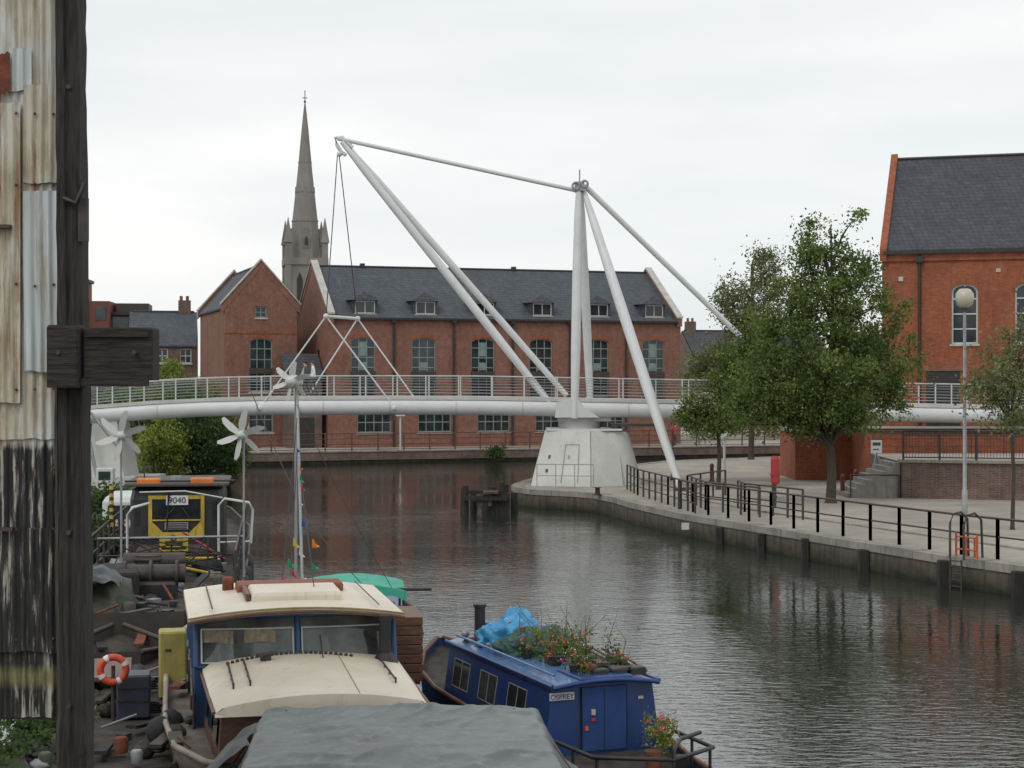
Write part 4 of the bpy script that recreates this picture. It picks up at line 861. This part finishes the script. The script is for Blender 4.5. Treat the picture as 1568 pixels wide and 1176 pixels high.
# tug
t=T('work_tug',(-9.25,47,0),8)
hull(t,[(-13.5,.9,1.3),(-12.5,1.5,1.2),(-9,1.9,1.1),(0,1.95,1.05),(8,1.9,1.2),(12,1.2,1.5),(14,.1,1.8)],m_hull,m_deck,.3)
cab=t.p('cab',m_black)
def crg(z,i): 
    a,b_,c,d_,r=-1.28+i,1.28-i,.2+i,4-i,.35
    return [(a+r,c,z),(b_-r,c,z),(b_-.1,c+.12,z),(b_,c+r,z),(b_,d_,z),(a,d_,z),(a,c+r,z),(a+.1,c+.12,z)]
cab.loft([crg(.8,0),crg(2.6,0),crg(2.85,.05),crg(2.98,.2)])
t.p('cab_roof',m_iron).rbox(-1.42,1.42,-.02,4.2,2.98,3.06,.04)
fy=.17
y_=t.p('yellow_frame',m_yel)
for x0,x1,z0,z1 in ((-.76,.76,2.62,2.72),(-.76,.76,1.56,1.64),(-.76,-.66,1.64,2.62),(.66,.76,1.64,2.62)): y_.box(x0,x1,fy-.03,fy+.02,z0,z1)
for x0,x1 in ((-.66,-.3),(.66,.3)): t.p('yellow_corners',m_yel).add([(x0,fy-.02,1.64),(x1,fy-.02,1.64),(x0,fy-.02,2.0)],[(0,1,2)])
t.p('grey_grille',m_teal).box(-.32,.32,fy-.025,fy+.01,1.78,1.98); t.p('yellow_bar',m_yel).box(-.66,.66,fy-.035,fy-.012,2.02,2.06)
for k in range(4): t.p('grille_slots',m_black).box(-.28,.28,fy-.035,fy-.026,1.8+k*.045,1.82+k*.045)
t.p('cab_windows',m_glass).box(-.6,.6,fy-.01,fy+.02,2.1,2.6); t.p('cab_windows',m_glass).box(-1.12,-.8,fy-.01+.06,fy+.08,1.9,2.55); t.p('cab_windows',m_glass).box(.8,1.12,fy+.05,fy+.08,1.9,2.55)
t.p('wipers',m_iron).tube((-.3,fy-.05,2.1),(-.05,fy-.05,2.4),.015); t.p('wipers',m_iron).tube((.35,fy-.05,2.1),(.15,fy-.05,2.4),.015)
t.p('number_plate',m_wf).box(-.28,.32,fy-.06,fy-.031,2.46,2.72)
cu=bpy.data.curves.new('plate_digits','FONT'); cu.body='9040'; cu.size=.24; cu.extrude=.004; cu.align_x='CENTER'; cu.materials.append(m_black)
to=bpy.data.objects.new('plate_digits',cu); sc.collection.objects.link(to); to.location=(.02,fy-.068,2.51); to.rotation_euler=(math.radians(90),0,0); t.extra.append(to)
for x in (-.75,.7): t.p('orange_lamps',m_or).rbox(x-.32,x+.32,.1,.4,3.06,3.2,.04)
t.p('cab_roof_gear',m_teal).cyl(0,.4,3.06,3.25,.16); t.p('cab_roof_gear',m_teal).box(-.5,.4,.2,.5,3.06,3.12); t.p('cab_roof_mast',m_iron).tube((-1.4,.2,3.12),(1.6,.2,3.12),.03); t.p('cab_roof_mast',m_iron).tube((-.9,.6,3.1),(-.9,.6,3.6),.02)
t.p('yellow_notice',m_yel).box(-.35,.4,-1.6,-1.57,1.35,1.85); t.p('notice_print',m_black).box(-.2,.25,-1.61,-1.601,1.5,1.62); t.p('notice_print',m_black).box(-.3,.35,-1.61,-1.601,1.4,1.46); t.p('notice_print',m_black).torus((.02,-1.605,1.7),.06,.02,'y',14,5)
wr=t.p('white_rails',m_whitef)
wr.path([(-1.05,-3.2,.95),(-1.05,-3.2,2.45),(-.95,-3.0,2.62),(-.6,-2.0,2.66)],.035,8); wr.path([(1.2,-1.4,1),(1.2,-1.4,2.55),(1.35,-1.3,2.72),(2.0,-1.2,2.6),(2.1,-1.2,2.4),(2.05,-1.2,1.5)],.035,8)
wr.tube((1.2,-1.4,1.55),(2.05,-1.2,1.55),.025); wr.path([(-.9,-1.2,2.9),(.3,-1.3,2.93),(1.3,-1.3,2.74)],.022,6)
gr=t.p('grey_rail',m_teal); gr.tube((-1.8,-3.2,1.85),(1.9,-3.0,1.85),.03)
dr=t.p('dark_rails',m_iron); dr.tube((-1.8,-3.2,1.4),(1.9,-3.0,1.4),.025)
for x in lin(-1.8,1.9,5): dr.cyl(x,-3.1,.8,1.85,.025,n=6)
for s_ in (-1,1):
    dr.path([(s_*1.8,y,2.05) for y in lin(-9,6,6)],.03,6); dr.path([(s_*1.8,y,1.6) for y in lin(-9,6,6)],.025,6)
    for y in lin(-9,6,11): dr.cyl(s_*1.8,y,1,2.07,.03,n=6)
for (x,y) in ((-1.95,-4),(-1.95,-7),(2.0,-4),(2,-1),(-2,0),(-2,3),(-1.95,-10),(1.9,-8),(1.95,-6),(-1.2,-13)): t.p('tyre_fenders',m_rub).torus((x,y,.75),.32,.12,'x',18,8)
eq=t.p('deck_machinery',m_iron); eq.rbox(-1,.9,-1.4,0,.8,1.4,.08); eq.cyl(-.4,-5,.8,1.6,.35); eq.torus((-.4,-5,1.5),.33,.06,'z'); t.p('winch_frame',m_black).rbox(-.9,.4,-7.5,-6.4,.8,1.2,.06)
eq.tube((-1.0,-5,1.45),(.5,-5,1.45),.2); eq.tube((-1.0,-7,1.35),(.6,-7,1.35),.22)
for x in (-.8,-.2,.4): eq.torus((x,-7,1.35),.28,.04,'x',16,6)
t.p('yellow_pipes',m_yel).tube((-.9,-2.6,1.25),(1.1,-2.6,1.25),.04); t.p('yellow_pipes',m_yel).tube((-.6,-4.2,1.4),(1.0,-3.8,1.0),.04)
for i in range(6): t.p('hazard_post',m_yel).cyl(-1.75,.1,1.9+i*.2,2.0+i*.2,.06,n=8)
for i in range(5): t.p('black_bands',m_black).cyl(-1.75,.1,2.0+i*.2,2.1+i*.2,.061,n=8)
t.p('red_gear',m_rust).rbox(-1.5,-1.1,-4.4,-4,.8,1.3,.05); t.p('red_lever',m_red).tube((.3,-2.2,1.9),(1.4,-2.4,1.2),.03); t.p('chains',m_iron).path([(-.2,0.1,2.9),(-.25,-.1,1.6),(-.2,-1.2,1.1)],.035,5)
clutter(t,-1.6,1.6,-12,-3.4,.82,60,1.0)
clutter(t,-1.7,1.7,-3.2,-.2,.82,16,1.0)
for i in range(8): t.p('hanging_ropes',m_rope if i%2 else m_rub).path([(random.uniform(-1.8,1.8),-3.1,1.85),(random.uniform(-1.8,1.8),-3.3,1.4),(random.uniform(-1.8,1.8),-3.4,1.0)],.02,5)
t.p('draped_sheet',m_tarpd).sheet(lin(0,1,20),lin(0,1,12),lambda a,c:(-1.9+1.3*a,-9.5-1.4*c,1.5+.35*math.sin(a*3)*(1-c*.6)+.12*noise.noise(Vector((a*5,c*5,1)))))
t.done()
def turbine(name,u,v,d,rad,zb,nb=6,tilt=0):
    x,y,z=sv(u,v,d); t=T(name,(x,y,0),tilt)
    t.p('pole',m_teal).cyl(0,.18,zb,z-.05,.028,n=8)
    bd=t.p('nacelle',m_whitef); bd.path([(0,-.16,z),(0,-.12,z),(0,-.06,z),(0,.1,z),(0,.35,z)],[.03,.09,.12,.12,.05],14); bd.add([(0,.3,z-.02),(0,.62,z+.05),(0,.62,z+.28),(0,.35,z+.05)],[(0,1,2,3)])
    bl=t.p('blades',m_pierm)
    for k in range(nb):
        a=2*math.pi*k/nb+.3; c,s_=math.cos(a),math.sin(a); 
        P=lambda r,w_,o:(c*r-s_*w_,-.08+o,z+s_*r+c*w_)
        w1=rad*.16
        bl.add([P(.06,-w1*.5,.05),P(.06,w1*.5,-.04),P(rad*.45,w1*1.0,-.05),P(rad*.8,w1*.9,-.03),P(rad,w1*.3,0),P(rad*.97,-w1*.4,.02),P(rad*.5,-w1*.6,.04)],[(0,1,2,6),(2,3,5,6),(3,4,5)],True)
    t.done()
turbine('wind_turbine',448,584,30,.36,1,6,-12); turbine('wind_turbine',185,667,41,.62,1,6,10); turbine('wind_turbine',370,666,41,.62,1,6,-8)
t=T('flag_mast'); mx,my,mz=sv(455,608,30)
t.p('pole',m_teal).tube((mx,30,5.6),sv(466,1000,28),.026,n=8)
ms_=t.p('stays',m_iron)
def cat(a,c,s_=.05,r=.008): 
    a=Vector(a);c=Vector(c); ms_.path([a.lerp(c,f)-Vector((0,0,s_*math.sin(math.pi*f))) for f in lin(0,1,7)],r,4)
cat(sv(455,690,29.5),sv(445,880,28)); cat(sv(460,720,29.5),sv(505,1085,23),.1); cat(sv(385,600,34),sv(560,900,29),.5,.01); cat(sv(455,640,29.5),sv(432,890,28),.05)
cat(sv(455,620,29.5),sv(600,900,30),.1,.006)
fl=[(455,690,m_bluef,.08),(459,716,m_orf,.1),(459,730,m_gf,.12),(461,748,m_rf,.12),(459,770,m_wf,.1),(462,800,m_bluef,.17),(449,830,m_yf,.16),(478,832,m_orf,.17),(458,845,m_wf,.12),(441,862,m_gf,.16),(447,876,m_rf,.14),(432,885,m_pink,.17),(478,868,m_gf,.12),(486,895,m_pink,.1),(492,938,m_gf,.16),(498,1000,m_pink,.18),(462,884,m_wf,.12),(470,905,m_rf,.1)]
for i,(u,v,m_,s_) in enumerate(fl):
    x,y,z=sv(u,v,28.3 if v<900 else 26); k=random.uniform(-.2,.7); w_=random.uniform(.5,.9)
    t.p('pennant_%d'%i,m_).sheet(lin(0,1,7),lin(-1,1,5),lambda a,c,x=x,y=y,z=z,s_=s_,k=k,w_=w_:(x+a*s_*w_,y+.04*math.sin(a*7+c),z-a*s_*(.3+k)+c*s_*.45*(1-a)+.01*math.sin(a*9)))
t.done()
t=T('moored_work_barge',(-6.35,27,0),12)
hull(t,[(-5,.9,.8),(-3,1.25,.8),(4,1.3,.8),(5.5,.9,.9),(6.5,.1,1.1)],m_hull,m_deck,.2)
t.p('yellow_locker',m_yeld).rbox(.75,1.2,.9,1.4,.65,1.72,.03); t.p('locker_label',m_iron).box(.85,.95,.89,.9,1.4,1.44)
t.p('grey_crates',M('purple_grey_box',(.06,.065,.1,1),(.035,.04,.06,1),3,.5)).rbox(.1,.62,-.75,-.2,.65,1.3,.03); t.p('crate_slats',m_iron).box(.12,.6,-.77,-.751,1.1,1.13); t.p('crate_slats',m_iron).box(.12,.6,-.77,-.751,.9,.93)
t.p('planks',m_woodbr).box(-.6,.3,.6,2.6,1.0,1.06); t.p('planks2',m_wood).box(-.9,-.6,-.5,2.6,.8,.87)
t.p('lifebuoy',m_buoy).torus((.06,-1.05,1.45),.19,.055,'y',28,10); 
for a in range(4): t.p('lifebuoy_bands',m_wf).torus((.06,-1.05,1.45),.19,.058,'y',4,10,a*math.pi/2+.5-.16,a*math.pi/2+.5+.16)
t.p('lifebuoy_post',m_iron).cyl(.06,-.97,.65,1.5,.03)
clutter(t,-1.1,1.1,-4.5,4,.66,60,.55)
for x,y in ((.9,-2.4),(.75,-2.9)): t.p('rope_fender_balls',m_rub).ball((x,y,.85),.2,.2,.22)
for i in range(5): t.p('tyre_fenders',m_rub).torus((1.35,-3.6+i*1.6,.45),.26,.1,'x',16,8)
t.p('side_rail',m_iron).path([(1.2,-3,1.35),(1.25,0,1.4),(1.2,3.5,1.4)],.022,6)
for y in (-3,-1.5,0,1.7,3.5): t.p('side_rail',m_iron).cyl(1.22,y,.65,1.4,.02,n=6)
t.p('flower_pots',m_terra).path([(-.3,-2.6,.65),(-.3,-2.6,.95)],[.1,.13],10)
t.extra.append(leafobj('pot_plants',[(-.3+random.uniform(-.15,.15),-2.6+random.uniform(-.1,.1),1.0+random.random()*.2) for _ in range(8)],40,.03,m_leaf,.1))
t.extra.append(leafobj('pot_flowers',[(-.3+random.uniform(-.15,.15),-2.6+random.uniform(-.1,.1),1.15) for _ in range(6)],6,.03,m_pink,.06))
t.done()
t=T('moored_lighter',(-8.6,36,0),14)
hull(t,[(-5,.6,.9),(-4,1.1,.8),(4,1.3,.8),(6,.8,1.0),(7,.1,1.2)],m_hull,m_deck,.2)
clutter(t,-1.0,1.0,-4,4,.62,50,.9); t.p('tarp_hump',m_tarpgn).ball((-.2,1.5,.8),.9,1.6,.7,20,12,.5); t.p('low_cabin',m_wooddk).rbox(-.8,.8,2.8,5,.7,1.5,.06)
t.done()
t=T('mooring_rope'); t.p('r',m_rope).path([(-5.2,30,1.2),(-6.5,29,.8),(-8.5,29.5,.9)],.025,5); t.done()
t=T('moored_cruiser',(-13.2,60,0),8); hull(t,[(-4,.9,.9),(0,1.3,.9),(4,1.2,1),(6,.1,1.3)],m_wf,m_deck); t.p('cabin',m_whitef).rbox(-.9,.9,-3,1,.9,2.0,.15); t.p('cabin_windows',m_glass).box(-.7,.7,-3.03,-2.98,1.3,1.75); t.p('stripe',m_red).box(-1,1,-3.05,-3.02,.95,1.05); t.p('cover',m_blue).rbox(-1,1,1,3,.95,1.6,.15); t.done()
t=T('grey_control_box',(*sv(160,0,80)[:2],Q)); t.p('cabinet',m_whitef).rbox(-.4,.4,0,.5,0,1.0,.03); t.p('display',m_glass).box(-.28,.28,-.02,0,.45,.85); t.p('legs',m_iron).box(-.35,.35,.05,.45,-.2,0); t.done()
# ---------------- people
def person(name,loc,rz,top,legs,hair):
    J={'pel':(0,0,.95),'sp':(0,.02,1.15),'ch':(0,.03,1.36),'nk':(0,.04,1.5),'hd':(0,.06,1.6),'ht':(0,.07,1.72),
       'lh':(-.1,0,.9),'lk':(-.13,.16,.5),'la':(-.12,.02,.08),'lt':(-.12,.2,.04),'rh':(.1,0,.9),'rk':(.11,-.02,.5),'ra':(.11,-.2,.1),'rt':(.11,-.03,.03),
       'ls':(-.19,.03,1.42),'le':(-.25,-.08,1.15),'lw':(-.24,.12,.97),'rs':(.19,.03,1.42),'re':(.25,.05,1.14),'rw':(.23,.25,1.05)}
    Rr={'pel':.14,'sp':.125,'ch':.15,'nk':.06,'hd':.085,'ht':.08,'lh':.09,'lk':.06,'la':.042,'lt':.035,'rh':.09,'rk':.06,'ra':.042,'rt':.035,'ls':.065,'le':.045,'lw':.03,'rs':.065,'re':.045,'rw':.03}
    Ed=[('pel','sp'),('sp','ch'),('ch','nk'),('nk','hd'),('hd','ht'),('pel','lh'),('lh','lk'),('lk','la'),('la','lt'),('pel','rh'),('rh','rk'),('rk','ra'),('ra','rt'),('ch','ls'),('ls','le'),('le','lw'),('ch','rs'),('rs','re'),('re','rw')]
    ks=list(J); me=bpy.data.meshes.new('body'); me.from_pydata([J[k] for k in ks],[(ks.index(a),ks.index(b)) for a,b in Ed],[])
    o=bpy.data.objects.new('body',me); sc.collection.objects.link(o)
    m,nt,bs=newmat(name+'_clothes'); tc=N(nt,'ShaderNodeTexCoord'); s=N(nt,'ShaderNodeSeparateXYZ'); nt.links.new(tc.outputs['Object'],s.inputs[0])
    dv=N(nt,'ShaderNodeMath',operation='DIVIDE'); dv.inputs[1].default_value=2; nt.links.new(s.outputs[2],dv.inputs[0])
    col=ramp(nt,dv.outputs[0],[(0,(.02,.02,.02,1)),(.045,legs),(.47,top),(.755,(.5,.3,.22,1))],'CONSTANT'); nt.links.new(col,bs.inputs['Base Color'])
    me.materials.append(m)
    md=o.modifiers.new('skin','SKIN'); md.use_smooth_shade=True
    try:
        if not me.skin_vertices: raise Exception
        for i,k in enumerate(ks): me.skin_vertices[0].data[i].radius=(Rr[k],Rr[k]); me.skin_vertices[0].data[i].use_root=(k=='pel')
    except Exception as ex: print('skin',ex)
    s2=o.modifiers.new('sub','SUBSURF'); s2.levels=1; s2.render_levels=2
    t=T(name,loc,rz); t.extra.append(o)
    t.p('hair',hair).ball((0,.03,1.69),.1,.11,.09)
    f=t.p('face',M('skin',(.5,.3,.22,1))); f.ball((0,.155,1.63),.018,.025,.025,8,5)
    for sx in (-1,1): t.p('eyes',m_black).ball((sx*.033,.145,1.66),.01,.008,.008,6,4)
    for w_,sgn in (((-.24,.12,.97),-1),((.23,.25,1.05),1)):
        hb=f; 
        for q in range(4): hb.path([w_,(w_[0]+.012*(q-1.5),w_[1]+.05,w_[2]-.04),(w_[0]+.018*(q-1.5),w_[1]+.08+.01*(q%2),w_[2]-.09)],[.018,.012,.008],5)
        hb.path([w_,(w_[0]-sgn*.03,w_[1]+.05,w_[2]-.02),(w_[0]-sgn*.035,w_[1]+.075,w_[2]-.04)],[.014,.011,.008],5)
    return t.done()
px=bp(480,0)[0]; person('walking_person',(px,85.6,dz(px)),90,(.7,.7,.72,1),(.04,.045,.06,1),M('brown_hair',(.08,.05,.03,1)))
px=bp(466,0)[0]; person('walking_person',(px,86.3,dz(px)),90,(.05,.055,.07,1),(.03,.03,.04,1),M('dark_hair',(.03,.02,.02,1)))
x,y,_=sv(1033,0,138); person('walking_person',(x,138,Q),-80,(.5,.05,.04,1),(.04,.04,.06,1),M('dark_hair2',(.03,.02,.02,1)))
# ---------------- world, sun, camera
w=bpy.data.worlds.new('World'); sc.world=w; w.use_nodes=True; nt=w.node_tree; nt.nodes.clear()
out=N(nt,'ShaderNodeOutputWorld'); b1=N(nt,'ShaderNodeBackground'); b2=N(nt,'ShaderNodeBackground'); mx=N(nt,'ShaderNodeMixShader')
sk=N(nt,'ShaderNodeTexSky',sky_type='NISHITA'); sk.sun_disc=False; sk.sun_elevation=math.radians(48); sk.sun_rotation=math.radians(215)
nt.links.new(sk.outputs[0],b1.inputs[0]); b1.inputs[1].default_value=.1
tc=N(nt,'ShaderNodeTexCoord'); mp=N(nt,'ShaderNodeMapping'); mp.inputs['Scale'].default_value=(1,1,5); nt.links.new(tc.outputs['Generated'],mp.inputs[0])
f=noi(nt,mp.outputs[0],2.0,6,.5)
col=ramp(nt,f,[(.3,(.77,.81,.83,1)),(.48,(.88,.905,.91,1)),(.62,(1.0,1.0,.985,1))])
nt.links.new(col,b2.inputs[0]); b2.inputs[1].default_value=1.03
mx.inputs[0].default_value=.93; nt.links.new(b1.outputs[0],mx.inputs[1]); nt.links.new(b2.outputs[0],mx.inputs[2]); nt.links.new(mx.outputs[0],out.inputs[0])
sl=bpy.data.lights.new('sun','SUN'); sl.energy=.8; sl.angle=math.radians(20); sl.color=(1,.97,.92); so=bpy.data.objects.new('sun',sl); sc.collection.objects.link(so)
az=math.radians(215); el=math.radians(48); dirv=Vector((math.sin(az)*math.cos(el),math.cos(az)*math.cos(el),math.sin(el)))
so.rotation_euler=dirv.to_track_quat('Z','Y').to_euler(); so.location=(0,-10,40)
cam=bpy.data.cameras.new('camera'); cam.lens=60; cam.sensor_width=36; cam.clip_end=4000; cam.clip_start=.1
co=bpy.data.objects.new('camera',cam); sc.collection.objects.link(co); co.location=(0,0,H); co.rotation_euler=(math.radians(90),0,0); sc.camera=co
sc.view_settings.view_transform='Standard'; sc.view_settings.look='None'; sc.view_settings.exposure=0
